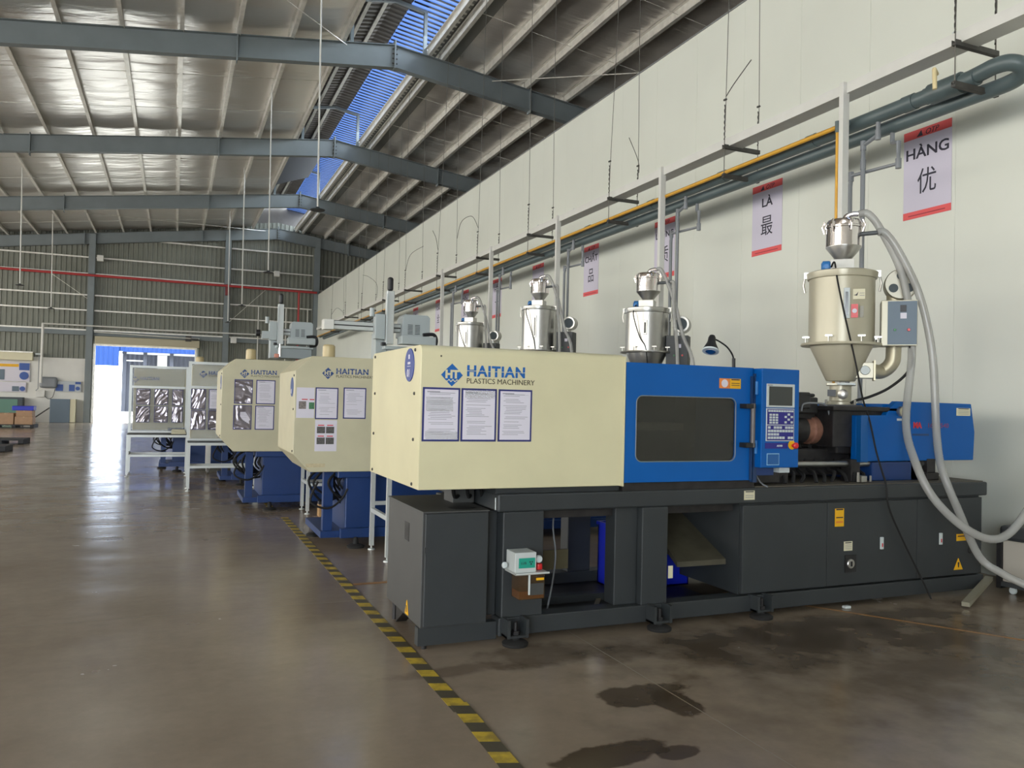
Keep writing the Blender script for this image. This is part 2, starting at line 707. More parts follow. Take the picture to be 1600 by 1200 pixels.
# girts (cold formed rails)
for z in (4.85, 5.88, 6.68, 7.8, 8.66, 9.8):
    for a, b in ((-21.9, -12.3), (-12.1, -4.3), (-3.95, 2.4), (2.75, 7.2), (7.6, 12.5)):
        if z > 9.5 and not (a > -5 and b < 9):
            continue
        if z > 8.6 and a < -12.2:
            continue
        g = MB().box(a, b, YF - 0.14, YF + 0.02, z - 0.012, z + 0.012).box(a, b, YF - 0.155, YF - 0.14, z - 0.06, z + 0.012)
        obj('girt', g, galv, wb)
obj('beam', MB().box(-21.8, 7.4, YF - 0.22, YF - 0.02, 4.55, 4.78), frame_g, wb, bev=0.005)
for x in (-21.8, -12.2, -4.12, 2.55, 7.42, 14.0):
    h = roofz(x) - 0.05
    c = MB().box(x - 0.15, x + 0.15, YF - 0.40, YF - 0.385, 0, h).box(x - 0.15, x + 0.15, YF - 0.16, YF - 0.145, 0, h).box(x - 0.008, x + 0.008, YF - 0.39, YF - 0.15, 0, h)
    obj('column', c, frame_g, wb)
for (p, q) in (((2.65, YF - .2, 5.6), (4.9, YF - .2, 7.9)), ((-4.2, YF - .2, 6.4), (-6.2, YF - .2, 7.8))):
    obj('tie_rod', MB().cyl(p, q, 0.012, 6), galv, wb)

wl = struct('wall_left', 'left side wall of the hall', MB().box(XL - 0.2, XL, YB, YF, 0, 1.8).box(XL - 0.2, XL, YB, YF, 7.2, 7.6), clad_m)
wn = struct('window_added', 'unseen band of windows added to the left side wall for light', loc=(XL, 19, 1.8))  # unseen glazing and mullions, added and made tall to soften the side light
obj('glazing', MB().box(XL - 0.12, XL - 0.1, YB, YF, 1.8, 7.2), mat('milky_glazing', (226, 228, 224), 0.4), wn)
for k in range(20):
    obj('mullion', MB().box(XL - 0.15, XL, YB + 2.8 * k, YB + 2.8 * k + 0.08, 1.8, 7.2), alu, wn)
wf = struct('wall_front', 'wall behind the camera with a wide doorway added for light', loc=(5, YB, 0))  # end wall of the hall; its open doorway is added for the frontal fill
obj('masonry', MB().box(XL, -12.2, YB - 0.2, YB, 0, 11).box(-12.2, -3.8, YB - 0.2, YB, 5.1, 11).box(-3.8, XR, YB - 0.2, YB, 0, 11), lowwall, wf)
wo = struct('wall_outer', 'outer wall beyond the white partition', MB().box(XR, XR + 0.2, YB, YF, 0, 7.7), clad_m)

# far roller door
dr = struct('door_1', 'open roller door in the far wall', loc=(-1.4, YF, 0))
obj('roller_box', MB().box(DX0 - 0.02, DX1 + 0.2, YF - 0.42, YF - 0.06, 4.12, 4.52), mat('roller_box_cream', (176, 168, 142), 0.5), dr, bev=0.02)
obj('bottom_bar', MB().box(DX0, DX1, YF - 0.26, YF - 0.18, 4.03, 4.13), galv, dr)
for x in (DX0 - 0.03, DX1 + 0.03):
    obj('guide_rail', MB().box(x - 0.05, x + 0.05, YF - 0.3, YF - 0.14, 0, 4.12), galv, dr)
obj('conduit', MB().tube([(-3.9, YF - 0.5, 4.72), (-1.2, YF - 0.5, 4.66), (1.2, YF - 0.5, 4.62)], 0.025, 8), galv, dr)
obj('bracket', MB().box(0.75, 1.15, YF - 0.55, YF - 0.25, 4.56, 4.62).box(0.5, 0.8, YF - .5, YF - .42, 4.45, 4.75), rustdark, dr)

# roof: frames, purlins, foil, monitor
ce = struct('ceiling', 'pitched steel roof lined with silver foil insulation', loc=(RX, 20, 10))
for fy in FR_Y:
    for sgn, x_end in ((-1, XL), (1, XR)):
        # tapered I-beam rafters
        def pt(x, dz):
            return (x, fy, roofz(x) + dz)
        segs = 4
        web = []
        xs = [RX + (x_end - RX) * t / segs for t in range(segs + 1)]
        dep = lambda x: 0.62 if abs(x - RX) < 3 else (0.56 if abs(x - RX) < 14 else 0.56 + (abs(x - RX) - 14) * 0.04)
        mb = MB()
        for a, b in zip(xs[:-1], xs[1:]):
            za, zb = roofz(a), roofz(b)
            lo_a, lo_b = za - dep(a), zb - dep(b)
            x0, x1 = (a, b) if a < b else (b, a)
            z0t, z1t, z0l, z1l = (za, zb, lo_a, lo_b) if a < b else (zb, za, lo_b, lo_a)
            mb.prism([(x0, z0l), (x1, z1l), (x1, z1t), (x0, z0t)], 'Y', fy - 0.006, fy + 0.006)
            mb.prism([(x0, z0t - 0.014), (x1, z1t - 0.014), (x1, z1t), (x0, z0t)], 'Y', fy - 0.11, fy + 0.11)
            mb.prism([(x0, z0l), (x1, z1l), (x1, z1l + 0.014), (x0, z0l + 0.014)], 'Y', fy - 0.11, fy + 0.11)
        r = obj('rafter', mb, frame_g, ce)
        for xx in (RX + sgn * 4.0, RX + sgn * 9.7):
            if abs(xx - RX) < abs(x_end - RX):
                obj('splice_plate', MB().box(xx - 0.014, xx + 0.014, fy - 0.12, fy + 0.12, roofz(xx) - 0.66, roofz(xx) + 0.06), frame_g, r)
    ap = obj('apex_plate', MB().box(RX - 0.02, RX + 0.02, fy - 0.12, fy + 0.12, roofz(RX) - 0.64, roofz(RX) + 0.12), frame_g, ce)
    bm_ = MB()
    for z in (0.05, 0.18, 0.31, 0.44):
        bm_.cyl((RX - 0.07, fy - 0.06, roofz(RX) - 0.06 - z), (RX + 0.07, fy - 0.06, roofz(RX) - 0.06 - z), 0.018, 6)
    obj('bolts', bm_, rustdark, ce, kind='stuff')
for x in (XL + 0.2, XR - 0.2):
    for fy in FR_Y:
        obj('column', MB().box(x - 0.2, x + 0.2, fy - 0.1, fy + 0.1, 0, roofz(x)), frame_g, ce)

PUR_L = [RX - 1.42 - 1.30 * k for k in range(0, 20)]
PUR_R = [RX + 0.92, RX + 1.30] + [RX + 2.58 + 1.27 * k for k in range(0, 19)]
bays = [(YB, FR_Y[0])] + list(zip(FR_Y[:-1], FR_Y[1:]))
for x in PUR_L + PUR_R:
    if x < XL + 0.2 or x > XR - 0.2:
        continue
    for (a, b) in bays:
        if x > 20 or (x < -14) or b < 5:
            if b < 15:
                continue
        z = roofz(x)
        p = MB().box(x - 0.008, x + 0.008, a + 0.02, b - 0.02, z, z + 0.2)
        p.box(x - 0.008, x + 0.085, a + 0.02, b - 0.02, z - 0.004, z + 0.008).box(x - 0.07, x + 0.008, a + 0.02, b - 0.02, z + 0.192, z + 0.2)
        obj('purlin', p, galv, ce)
        # cleat standing on the frame
    0 and obj('cleats', (lambda m_: [m_.beam((x, fy, roofz(x)), (x + 0.02, fy, roofz(x) - 0.5), 0.012, 0.05) for fy in FR_Y] and m_)(MB()), frame_g, ce, kind='stuff')


def foil_sheet(x0, x1, y0, y1):
    """one sagging foil sheet between two purlins and two frames"""
    nx, ny = 6, max(6, int((y1 - y0) / 0.28))
    me_v, me_f = [], []
    for j in range(ny + 1):
        for i_ in range(nx + 1):
            u, v = i_ / nx, j / ny
            x = x0 + (x1 - x0) * u
            yy = y0 + (y1 - y0) * v
            strap = (yy % 1.45) / 1.45
            sag = 0.035 * math.sin(PI * u) * (0.35 + math.sin(PI * strap))
            nn = noise.noise(Vector((x * 0.6, yy * 1.7, 3.1)))
            me_v.append((x, yy, roofz(x) + 0.205 - sag + 0.02 * nn))
    for j in range(ny):
        for i_ in range(nx):
            a = j * (nx + 1) + i_
            me_f.append((a, a + 1, a + nx + 2, a + nx + 1))
    m_ = MB()
    m_.v, m_.f = me_v, me_f
    return m_


xsL = [RX - 1.42 - 1.30 * k for k in range(0, 12)]
for a, b in zip(xsL[1:], xsL[:-1]):
    for (y0, y1) in bays:
        obj('foil_sheet', foil_sheet(a, b, y0, y1), foil_m, ce, smooth=True)
xsR = [RX + 2.58 + 1.27 * k for k in range(0, 8)]
xsR = [RX + 1.30] + xsR
for a, b in zip(xsR[:-1], xsR[1:]):
    for (y0, y1) in bays:
        if a < RX + 2:
            a2 = a + 0.35
        else:
            a2 = a
        obj('foil_sheet', foil_sheet(a2, b, y0, y1), foil_m, ce, smooth=True)
# plain foil further out, where only other cameras could see it
for x0, x1 in ((XL, xsL[-1]), (xsR[-1], XR)):
    m_ = MB()
    for (y0, y1) in bays:
        m_.quad((x0, y0, roofz(x0) + 0.2), (x1, y0, roofz(x1) + 0.2), (x1, y1, roofz(x1) + 0.2), (x0, y1, roofz(x0) + 0.2))
    obj('foil_lining', m_, foil_m, ce)
# outer roof skin
obj('roof_sheet', MB().quad((XL - 1, YB - 1, roofz(XL - 1) + 0.42), (3.75, YB - 1, roofz(3.75) + 0.42), (3.75, YF + 1, roofz(3.75) + 0.42), (XL - 1, YF + 1, roofz(XL - 1) + 0.42))
    .quad((6.75, YB - 1, roofz(6.75) + 0.42), (XR + 1, YB - 1, roofz(XR + 1) + 0.42), (XR + 1, YF + 1, roofz(XR + 1) + 0.42), (6.75, YF + 1, roofz(6.75) + 0.42)), roofdark, ce)


def corr_roof(x0, z0, x1, z1, ya, yb, period=0.25, depth=0.035):
    mb = MB()
    yy = ya
    prof = []
    while yy < yb:
        prof += [(yy, 0), (yy + period * 0.35, 0), (yy + period * 0.5, depth), (yy + period * 0.85, depth)]
        yy += period
    prof = [p for p in prof if p[0] <= yb]
    for (a, da), (b, db) in zip(prof[:-1], prof[1:]):
        mb.quad((x0, a, z0 + da), (x1, a, z1 + da), (x1, b, z1 + db), (x0, b, z0 + db))
    return mb


# bare corrugated edges on both sides of the ridge slot
obj('ridge_edge_sheet', corr_roof(3.15, roofz(3.15) + 0.235, 3.85, roofz(3.85) + 0.235, YB, YF), galv, ce)
obj('ridge_edge_sheet', corr_roof(6.25, roofz(6.25) + 0.235, 7.3, roofz(7.3) + 0.235, YB, YF), galv, ce)
obj('gutter_flashing', MB().prism([(6.2, roofz(6.2) + 0.26), (6.22, roofz(6.22) + 0.26), (6.95, roofz(6.9) + 0.16), (6.95, roofz(6.9) + 0.18)], 'Y', YB, YF), mat('grey_flashing2', (138, 138, 132), 0.45, 0.3), ce)
# raised ridge monitor: hoops, purlins, dark sheets and the blue translucent strip
MZ = lambda x: 12.42 - abs(x - RX) * 0.16
for k, fy in enumerate([YB + 2, 3.5, 12.2, 20.9, 25.2, 29.6, 34, 38.3, 42.5]):
    h = MB().box(4.0, 4.09, fy - 0.05, fy + 0.05, roofz(4) - .0, MZ(4.05) - 0.05)
    h.box(6.0, 6.09, fy - 0.05, fy + 0.05, roofz(6), MZ(6.05) - 0.05)
    h.beam((4.0, fy, MZ(4.0) - 0.07), (RX, fy, MZ(RX) - 0.07), 0.09, 0.09).beam((RX, fy, MZ(RX) - 0.07), (6.09, fy, MZ(6.09) - 0.07), 0.09, 0.09)
    if k in (1, 2, 3, 5, 7):
        obj('monitor_hoop', h, frame_g, ce)
for x in (4.05, 4.55, 5.0):
    obj('monitor_purlin', MB().box(x - 0.05, x + 0.05, YB, YF, MZ(x) - 0.03, MZ(x) + 0.02), galv, ce)
obj('monitor_sheet', corr_roof(3.3, MZ(3.3) + 0.03, RX, MZ(RX) + 0.03, YB, YF), roofdark, ce)
obj('monitor_sheet', corr_roof(RX, MZ(RX) + 0.03, 5.66, MZ(5.66) + 0.03, YB, YF), roofdark, ce)
rb_ = MB()
yy = YB + 0.2
while yy < YF:
    rb_.beam((5.66, yy, MZ(5.66) + 0.0), (6.7, yy, MZ(6.7) + 0.0), 0.075, 0.012)
    yy += 0.25
obj('sheet_ribs', rb_, translucent('blue_rib', (18, 27, 46)), ce, kind='stuff')
obj('skylight_sheet', corr_roof(5.66, MZ(5.66) + 0.03, 6.75, MZ(6.75) + 0.03, YB, YF + 1), skyblue_m, ce, label='blue translucent corrugated ridge strip')
obj('monitor_side', MB().box(3.34, 3.37, YB, YF, roofz(3.4) + 0.2, MZ(3.35)), roofdark, ce)
obj('monitor_end', MB().box(3.3, 6.8, YF + 0.2, YF + 0.25, 10.8, 12.5), roofdark, ce)
obj('dark_tarp', MB().prism([(3.7, 11.25), (3.72, 11.25), (5.5, 11.9), (5.5, 11.95)], 'Y', 33.0, 38.0), mat('black_sheet', (42, 42, 46), 0.7), ce)
# sag rods and bracing
rodm = MB()
for (y0, y1) in bays[2:]:
    for fy in (y0 + (y1 - y0) * 0.33, y0 + (y1 - y0) * 0.66):
        rodm.beam((-8, fy, roofz(-8) + 0.06), (3.7, fy + 0.1, roofz(3.7) + 0.06), 0.014, 0.014)
        rodm.beam((6.6, fy, roofz(6.6) + 0.06), (15, fy + 0.1, roofz(15) + 0.06), 0.014, 0.014)
rodm.beam((-3, 12.3, roofz(-3) - .1), (3.9, 20.8, roofz(3.9) - .1), 0.02, 0.02)
rodm.beam((-8, 38.4, roofz(-8) - .12), (4.5, 46.7, roofz(4.5) - .12), 0.02, 0.02)
rodm.beam((8, 20.8, roofz(8) - .12), (16, 12.3, roofz(16) - .12), 0.02, 0.02)
obj('tie_rods', rodm, galv, ce, kind='stuff')

# ================================================================== OUTSIDE the far door
og = struct('trim_1', 'bright concrete yard outside the far door', MB().box(-80, 80, YF + 0.1, 200, -0.25, -0.02), outground)
ob = thing('building', 'grey clad neighbouring building with blue eaves seen through the far door', 'building', (10, 62, 0))
obj('wall', corr_wall(-3.35, 30, 62.0, lambda x: 4.55, 0.0, 0.3), outwall, ob)
obj('body', MB().box(-3.3, 30, 62.1, 80, 0, 7.0), outwall, ob)
obj('fascia', corr_wall(-5.4, 30, 60.6, lambda x: 8.0, 4.42, 0.3), outblue, ob)
obj('side_fascia', corr_wall(-5.4, -3.5, 60.5, lambda x: 5.0, 3.42, 0.3), outblue, ob)
obj('eave_beam', MB().box(-3.4, 30, 61.2, 61.4, 4.30, 4.44), whitepaint, ob)
for x in (-3.2, -1.9, -0.2, 2.5):
    obj('column', MB().box(x - 0.12, x + 0.12, 61.1, 61.3, 0, 4.72), outwall, ob)
obj('rail', MB().box(-3.2, -1.9, 61.2, 61.28, 3.8, 3.88), whitepaint, ob)
obj('painted_opening', MB().box(-1.13, -0.5, 61.9, 61.97, 3.1, 4.3), whitepaint, ob)  # white board standing in for a bright opening; its light is in the colour
obj('skirting', MB().box(-3.3, 3.0, 61.0, 61.1, 0, 0.3), whitepaint, ob)

# ================================================================== FLOOR MARKINGS
t = obj('hazard_tape', MB().prism([(1.30, 1.4), (1.40, 1.4), (1.48, 4.0), (1.385, 4.0)], 'Z', .0026, .0044).prism([(1.372, 3.9), (1.467, 3.9), (1.443, 10.9), (1.352, 10.9)], 'Z', .0005, .0025), tape_m)
tag(t, 'long yellow and black striped hazard tape stuck on the floor along the first machine', 'tape')
t = obj('hazard_tape', MB().box(1.29, 1.375, 11.9, 14.2, 0.0005, 0.0025), tape_m)
tag(t, 'short worn length of striped hazard tape beside the third machine', 'tape')
worn = mat('worn_orange_paint', (146, 104, 56), 0.6, var=0.25, scale=9)
t = obj('floor_line', MB().prism([(4.4, 5.62), (5.63, 3.7), (5.66, 3.7), (4.44, 5.62)], 'Z', 0.0005, 0.002), worn)
tag(t, 'worn orange line across the dark floor in front of the right end of the first machine', 'line')
t = obj('floor_line', MB().box(1.47, 1.95, 6.82, 6.88, 0.0005, 0.002), worn)
tag(t, 'short orange floor line between the hazard tape and the grey cabinet', 'line')


# ================================================================== WRITTEN / PRINTED BITS
def sheet(parent, x0, x1, z0, z1, y, style=0, border=True, seed=0, name='notice'):
    """framed A4 notice on a front-facing surface at depth y (reads towards -Y)"""
    rnd = random.Random(seed)
    if border:
        f = obj(name, MB().box(x0, x1, y - 0.003, y, z0, z1), pframe, parent, label='white notice with navy border')
        b = (x1 - x0) * 0.05
        obj('paper', MB().box(x0 + b, x1 - b, y - 0.0045, y - 0.003, z0 + b, z1 - b), paper, f)
    else:
        f = obj(name, MB().box(x0, x1, y - 0.003, y, z0, z1), paper, parent, label='white notice with small pictures')
        b = (x1 - x0) * 0.04
    m_ = MB()
    w = x1 - x0 - 2 * b
    h = z1 - z0 - 2 * b
    yy = y - 0.0055
    if style in (0, 1):
        n = 26 if style == 0 else 18
        for k in range(n):
            if rnd.random() < 0.22:
                continue
            zz = z1 - b - h * (0.07 + 0.86 * k / n)
            a = x0 + b + w * (0.08 + 0.12 * rnd.random())
            c = x0 + b + w * (0.55 + 0.37 * rnd.random())
            m_.box(a, c, yy, yy + 0.001, zz, zz + h * 0.008)
        m_.box(x0 + b + w * .07, x0 + b + w * .45, yy, yy + 0.001, z1 - b - h * .055, z1 - b - h * .038)
        m_.box(x0 + b + w * .07, x0 + b + w * .93, yy, yy + 0.001, z1 - b - h * .074, z1 - b - h * .071)
        obj('print', m_, inkg, f, kind='stuff')
    return f


def foil_sleeve(parent, x0, x1, z0, z1, y, seed):
    """crumpled clear plastic sleeve over a notice"""
    rnd = random.Random(seed)
    n = 22
    m_ = MB()
    v = []
    ang = rnd.random() * PI
    ca, sa = math.cos(ang), math.sin(ang)
    for j in range(n + 1):
        for i_ in range(n + 1):
            x = x0 + (x1 - x0) * i_ / n
            z = z0 + (z1 - z0) * j / n
            p, q = x * ca + z * sa, -x * sa + z * ca
            w = noise.noise(Vector((p * 3, q * 3, seed * 1.7)))
            d = (0.5 - abs(noise.noise(Vector((p * 4 + w * 2, q * 13 + w * 3, seed))))) * 0.028
            v.append((x, y - 0.004 - max(0, d), z))
    m_.v = v
    for j in range(n):
        for i_ in range(n):
            a = j * (n + 1) + i_
            m_.f.append((a, a + 1, a + n + 2, a + n + 1))
    return m_


sleeve_m = mat('crumpled_plastic_sleeve', (150, 144, 152), 0.12, 0.55)


def logo(parent, cx, cz, s, y, mcol=None, backm=None, word=True, sub=True, subx=1.0):
    """diamond emblem with the two letters and waves, the maker's name and the line below"""
    mcol = mcol or inkb
    backm = backm or beige
    pts = []
    for a0 in (0, 90, 180, 270):        # rounded diamond
        a = math.radians(a0)
        tip = Vector((math.cos(a), math.sin(a)))
        nrm = Vector((-math.sin(a), math.cos(a)))
        for t in (-0.12, 0.0, 0.12):
            pts.append(tip * (1 - abs(t)) + nrm * t)
        pts.append((tip + nrm) * 0.515)
    d = [(cx + p.x * s, cz + p.y * s) for p in pts]
    e = obj('emblem', MB().prism(d, 'Y', y - 0.003, y), mcol, parent)
    text('letters', 'HT', s * 0.95, (cx, y - 0.004, cz - s * 0.25), backm, e, bold=s * 0.05, sx=1.0, align='CENTER')
    wv = MB()
    n = 14
    for k in range(n):
        xa = -0.55 + 1.1 * k / n
        xb = -0.55 + 1.1 * (k + 1) / n
        za = -0.5 + 0.09 * math.sin(xa * 17)
        zb = -0.5 + 0.09 * math.sin(xb * 17)
        wv.prism([(cx + xa * s, cz + (za - .04) * s), (cx + xb * s, cz + (zb - .04) * s), (cx + xb * s, cz + (zb + .06) * s), (cx + xa * s, cz + (za + .06) * s)], 'Y', y - 0.0045, y - 0.003)
    obj('wave', wv, backm, e)
    if word:
        wx = cx + s * 1.35
        wz = cz - s * 0.02
        h = s * 1.0
        w = text('lettering', 'HAITIAN', h * 1.32, (wx, y - 0.001, wz), mcol, parent, bold=h * 0.045, sx=1.0, spacing=1.12)
        obj('cut_line', MB().box(wx - 0.005, wx + h * 6.1, y - 0.0035, y - 0.0025, wz + h * 0.42, wz + h * 0.47), backm, w)
        if sub:
            text('lettering', 'PLASTICS MACHINERY', h * 0.66, (wx, y - 0.001, wz - h * 0.66), mat('brown_ink', (76, 70, 56), 0.5), parent, sx=1.0 * subx)


# ================================================================== MACHINE 1
F = 4.9
M1 = thing('injection_moulding_machine', 'nearest injection moulding machine, square beige cover, bright blue door, charcoal base', 'machine', (4.0, 5.6, 0))
base = MB()
base.box(2.0, 6.72, F, 6.2, 0.865, 0.985)
bb = obj('bed', base, charcoal, M1, bev=0.012)
obj('bed_plate', MB().box(4.15, 6.7, F + 0.03, 6.17, 0.985, 0.992), mat('dusty_top', (92, 86, 74), 0.6, var=0.2, scale=8), M1)
obj('sill_beam', MB().box(2.025, 6.68, F, F + 0.14, 0.045, 0.165), charcoal, M1, bev=0.006)
obj('sill_beam', MB().box(2.025, 6.68, 6.06, 6.2, 0.045, 0.165), charcoal, M1, bev=0.006)
for (a, b, y0, y1) in ((2.04, 2.34, F, F + 0.12), (3.12, 3.34, F, F + 0.14), (2.93, 3.12, F + 0.06, F + 0.2), (2.04, 2.34, 6.08, 6.2), (3.12, 3.34, 6.06, 6.2), (2.5, 2.62, 6.0, 6.14), (1.95, 2.04, F + .1, 6.1)):
    obj('post', MB().box(a, b, y0, y1, 0.165, 0.865), charcoal, M1, bev=0.008)
obj('cross_member', MB().box(2.04, 3.3, 5.45, 5.55, 0.05, 0.13), charcoal, M1)
obj('tray', MB().box(2.34, 4.0, F + 0.14, 6.06, 0.05, 0.075), soot, M1)
obj('bed_underside', MB().box(2.05, 4.0, F + 0.1, 6.1, 0.80, 0.865), soot, M1)
# closed right-hand part of the base, in separate doors
for (a, b) in ((4.02, 4.86), (4.865, 5.86), (5.865, 6.66)):
    pnl = obj('base_door', MB().box(a, b, F + 0.008, F + 0.04, 0.18, 0.85), charcoal, M1, bev=0.004)
obj('base_body', MB().box(4.01, 6.66, F + 0.04, 6.19, 0.17, 0.86), charcoal, M1)
for (x, z) in ((5.45, .50), (6.14, .505)):
    h = obj('latch', MB().box(x - 0.016, x + 0.016, F - 0.006, F + 0.008, z - 0.05, z + 0.05), keyw, M1, bev=0.003)
    obj('mark', MB().box(x - 0.006, x + 0.006, F - 0.008, F - 0.006, z - 0.03, z), inkr, h)


def sticker(x0, x1, z0, z1, m_, y=F, bars=(), name='sticker', parent=None):
    s_ = obj(name, MB().box(x0, x1, y - 0.003, y + 0.0, z0, z1), m_, parent or M1)
    for (za, zb, mm) in bars:
        obj('print', MB().box(x0 + (x1 - x0) * .12, x1 - (x1 - x0) * .12, y - 0.0045, y - 0.003, z0 + (z1 - z0) * za, z0 + (z1 - z0) * zb), mm, s_)
    return s_


sticker(4.94, 5.035, .655, .80, yel, F + .008, ((.91, .98, inkd), (.47, .53, inkd), (.2, .3, orange)))
sticker(5.04, 5.13, .455, .53, cream, F + .008, ((.82, .92, inkd), (.2, .24, inkg), (.4, .44, inkg), (.6, .64, inkg)))
sticker(4.02, 4.12, .895, .965, cream, F, ((.84, .94, inkd), (.25, .3, inkg), (.45, .5, inkg)))
sticker(6.34, 6.46, .475, .535, yel, F + .008, ((.6, .75, inkd),))
tri = obj('warning_sign', MB().prism([(6.31, .225), (6.42, .225), (6.365, .325)], 'Y', F + .004, F + .008), yel, M1)
obj('print', MB().prism([(6.36, .245), (6.37, .245), (6.375, .29), (6.355, .29)], 'Y', F + .002, F + .004), inkd, tri)
sg = obj('sight_glass', MB().box(5.05, 5.17, F, F + .01, .28, .42), black, M1)
obj('ring', MB().lathe(5.105, .35, [(0.034, F - .012), (0.038, F - .008), (0.038, F)], 20, 'Y'), stain, sg, smooth=True)
obj('gauge', MB().box(5.095, 5.115, F - .014, F - .012, .33, .37), black, sg)
obj('oil_level', MB().lathe(6.52, .39, [(0.03, F + .0), (0.035, F + .004), (0.035, F + .008)], 18, 'Y'), black, M1, smooth=True)
ml = sticker(3.36, 3.40, .34, .43, cream, F + .02)
# levelling feet
for (x, yy) in ((2.12, 4.84), (3.24, 4.84), (4.17, 4.86), (2.12, 6.28), (3.24, 6.28), (4.17, 6.28), (6.3, 6.2)):
    ft = obj('levelling_foot', MB().lathe(x, yy, [(0.085, 0.0), (0.088, 0.018), (0.07, 0.03), (0.03, 0.038), (0.03, 0.06)], 20), rubber, M1, smooth=True)
    s_ = -1 if yy < 5 else 1
    obj('bracket', MB().box(x - .075, x - .055, yy - .05, yy + .07, .055, .175).box(x + .055, x + .075, yy - .05, yy + .07, .055, .175).box(x - .075, x + .075, yy - .04, yy + .06, .055, .07), charcoal, ft)
    obj('bolt', MB().cyl((x, yy, 0.03), (x, yy, 0.15), 0.014, 8).cyl((x, yy, .07), (x, yy, .095), .03, 6), soot, ft)
# beige clamp cover (rounded upper edges)
prof = [(F, 1.024)]
r_ = 0.05
for k in range(7):
    a = PI / 2 * k / 6
    prof.append((F + r_ - r_ * math.cos(a), 1.955 - r_ + r_ * math.sin(a)))
for k in range(7):
    a = PI / 2 * k / 6
    prof.append((6.24 - r_ + r_ * math.sin(a), 1.955 - r_ + r_ * math.cos(a)))
prof.append((6.24, 1.024))
cov = obj('clamp_cover', MB().prism(prof, 'X', 1.447, 2.945), beige, M1, smooth=True, bev=0.004)
obj('edge_lip', MB().box(2.94, 2.955, F - 0.006, 6.24, 1.02, 1.94), beige, cov)
for (yy, z) in ((5.03, 1.925), (6.15, 1.925), (6.13, 1.64), (5.03, 1.64), (6.14, 1.33), (5.03, 1.34), (6.15, 1.05), (5.04, 1.05)):
    obj('bolt', MB().lathe(yy, z, [(0.011, 1.446), (0.011, 1.440), (0.006, 1.437)], 10, 'X'), rustdark, cov, smooth=True)
obj('bolt', MB().lathe(1.58, 1.885, [(0.006, F), (0.005, F - .004)], 8, 'Y'), rustdark, cov)
bd = obj('badge', MB().lathe(5.16, 1.83, [(0.001, 1.4405), (0.11, 1.441), (0.112, 1.446)], 32, 'X'), mat('badge_navy', (44, 66, 140), 0.35), cov, smooth=True, label='blue oval badge with 01')
for v in bd.data.vertices:
    v.co.y = (v.co.y + bd.parent.location.y + M1.location.y - 5.16) * 1.0 + 5.16 - M1.location.y
text('digits', '01', 0.075, (1.439, 5.205, 1.75), paper, bd, facing='-X', bold=0.001)
obj('print', MB().box(1.4385, 1.4405, 5.13, 5.19, 1.835, 1.85).box(1.4385, 1.4405, 5.145, 5.175, 1.87, 1.9).box(1.4385, 1.4405, 5.12, 5.2, 1.82, 1.823), paper, bd)
logo(M1, 1.655, 1.765, 0.074, F - 0.001)
for k, x0 in enumerate((1.462, 1.723, 1.984)):
    f_ = sheet(M1, x0, x0 + 0.252 - 0.004 * k, 1.335, 1.682, F - 0.001, 0, True, 11 + k)
    shine = MB()
    if k == 0:
        obj('sleeve_crease', foil_sleeve(f_, x0 + .02, x0 + .24, 1.35, 1.40, F - .004, 5), clearp, f_, smooth=True)
        obj('sleeve_crease', foil_sleeve(f_, x0 + .02, x0 + .2, 1.53, 1.62, F - .004, 7), clearp, f_, smooth=True)
    if k == 1:
        obj('sleeve_crease', foil_sleeve(f_, x0 + .02, x0 + .23, 1.62, 1.67, F - .004, 9), clearp, f_, smooth=True)
# blue door with smoked window
dpoly = [(2.962, 1.052), (4.118, 1.04), (4.118, 1.895), (2.962, 1.91)]


def rrect(x0, x1, z0, z1, r, n=6):
    out = []
    for (cx, cz, a0) in ((x1 - r, z1 - r, 0), (x0 + r, z1 - r, 90), (x0 + r, z0 + r, 180), (x1 - r, z0 + r, 270)):
        for k in range(n + 1):
            a = math.radians(a0 + 90 * k / n)
            out.append((cx + r * math.cos(a), cz + r * math.sin(a)))
    return out


def plate_with_hole(outer, hole, y0, y1):
    """front plate with a rounded opening: both rings resampled by angle"""
    cx = sum(p[0] for p in hole) / len(hole)
    cz = sum(p[1] for p in hole) / len(hole)
    (ox0, ox1) = (min(p[0] for p in outer), max(p[0] for p in outer))
    (oz0, oz1) = (min(p[1] for p in outer), max(p[1] for p in outer))
    m_ = MB()
    ring_o = []
    for (hx, hz) in hole:
        dx, dz = hx - cx, hz - cz
        tx = ((ox1 - cx) / dx if dx > 0 else (ox0 - cx) / dx) if abs(dx) > 1e-9 else 1e9
        tz = ((oz1 - cz) / dz if dz > 0 else (oz0 - cz) / dz) if abs(dz) > 1e-9 else 1e9
        t_ = min(tx, tz)
        ring_o.append((cx + dx * t_, cz + dz * t_))
    # snap the nearest samples to the corners
    for (qx, qz) in ((ox0, oz0), (ox1, oz0), (ox1, oz1), (ox0, oz1)):
        k = min(range(len(ring_o)), key=lambda i_: (ring_o[i_][0] - qx) ** 2 + (ring_o[i_][1] - qz) ** 2)
        ring_o[k] = (qx, qz)
    n = len(hole)
    for yy in (y0, y1):
        for ring in (ring_o, hole):
            m_.v += [(p[0], yy, p[1]) for p in ring]
    for k in range(n):
        k2 = (k + 1) % n
        m_.f.append((k, k2, n + k2, n + k))
        m_.f.append((2 * n + k2, 2 * n + k, 3 * n + k, 3 * n + k2))
        m_.f.append((n + k, n + k2, 3 * n + k2, 3 * n + k))
        m_.f.append((k2, k, 2 * n + k, 2 * n + k2))
    return m_


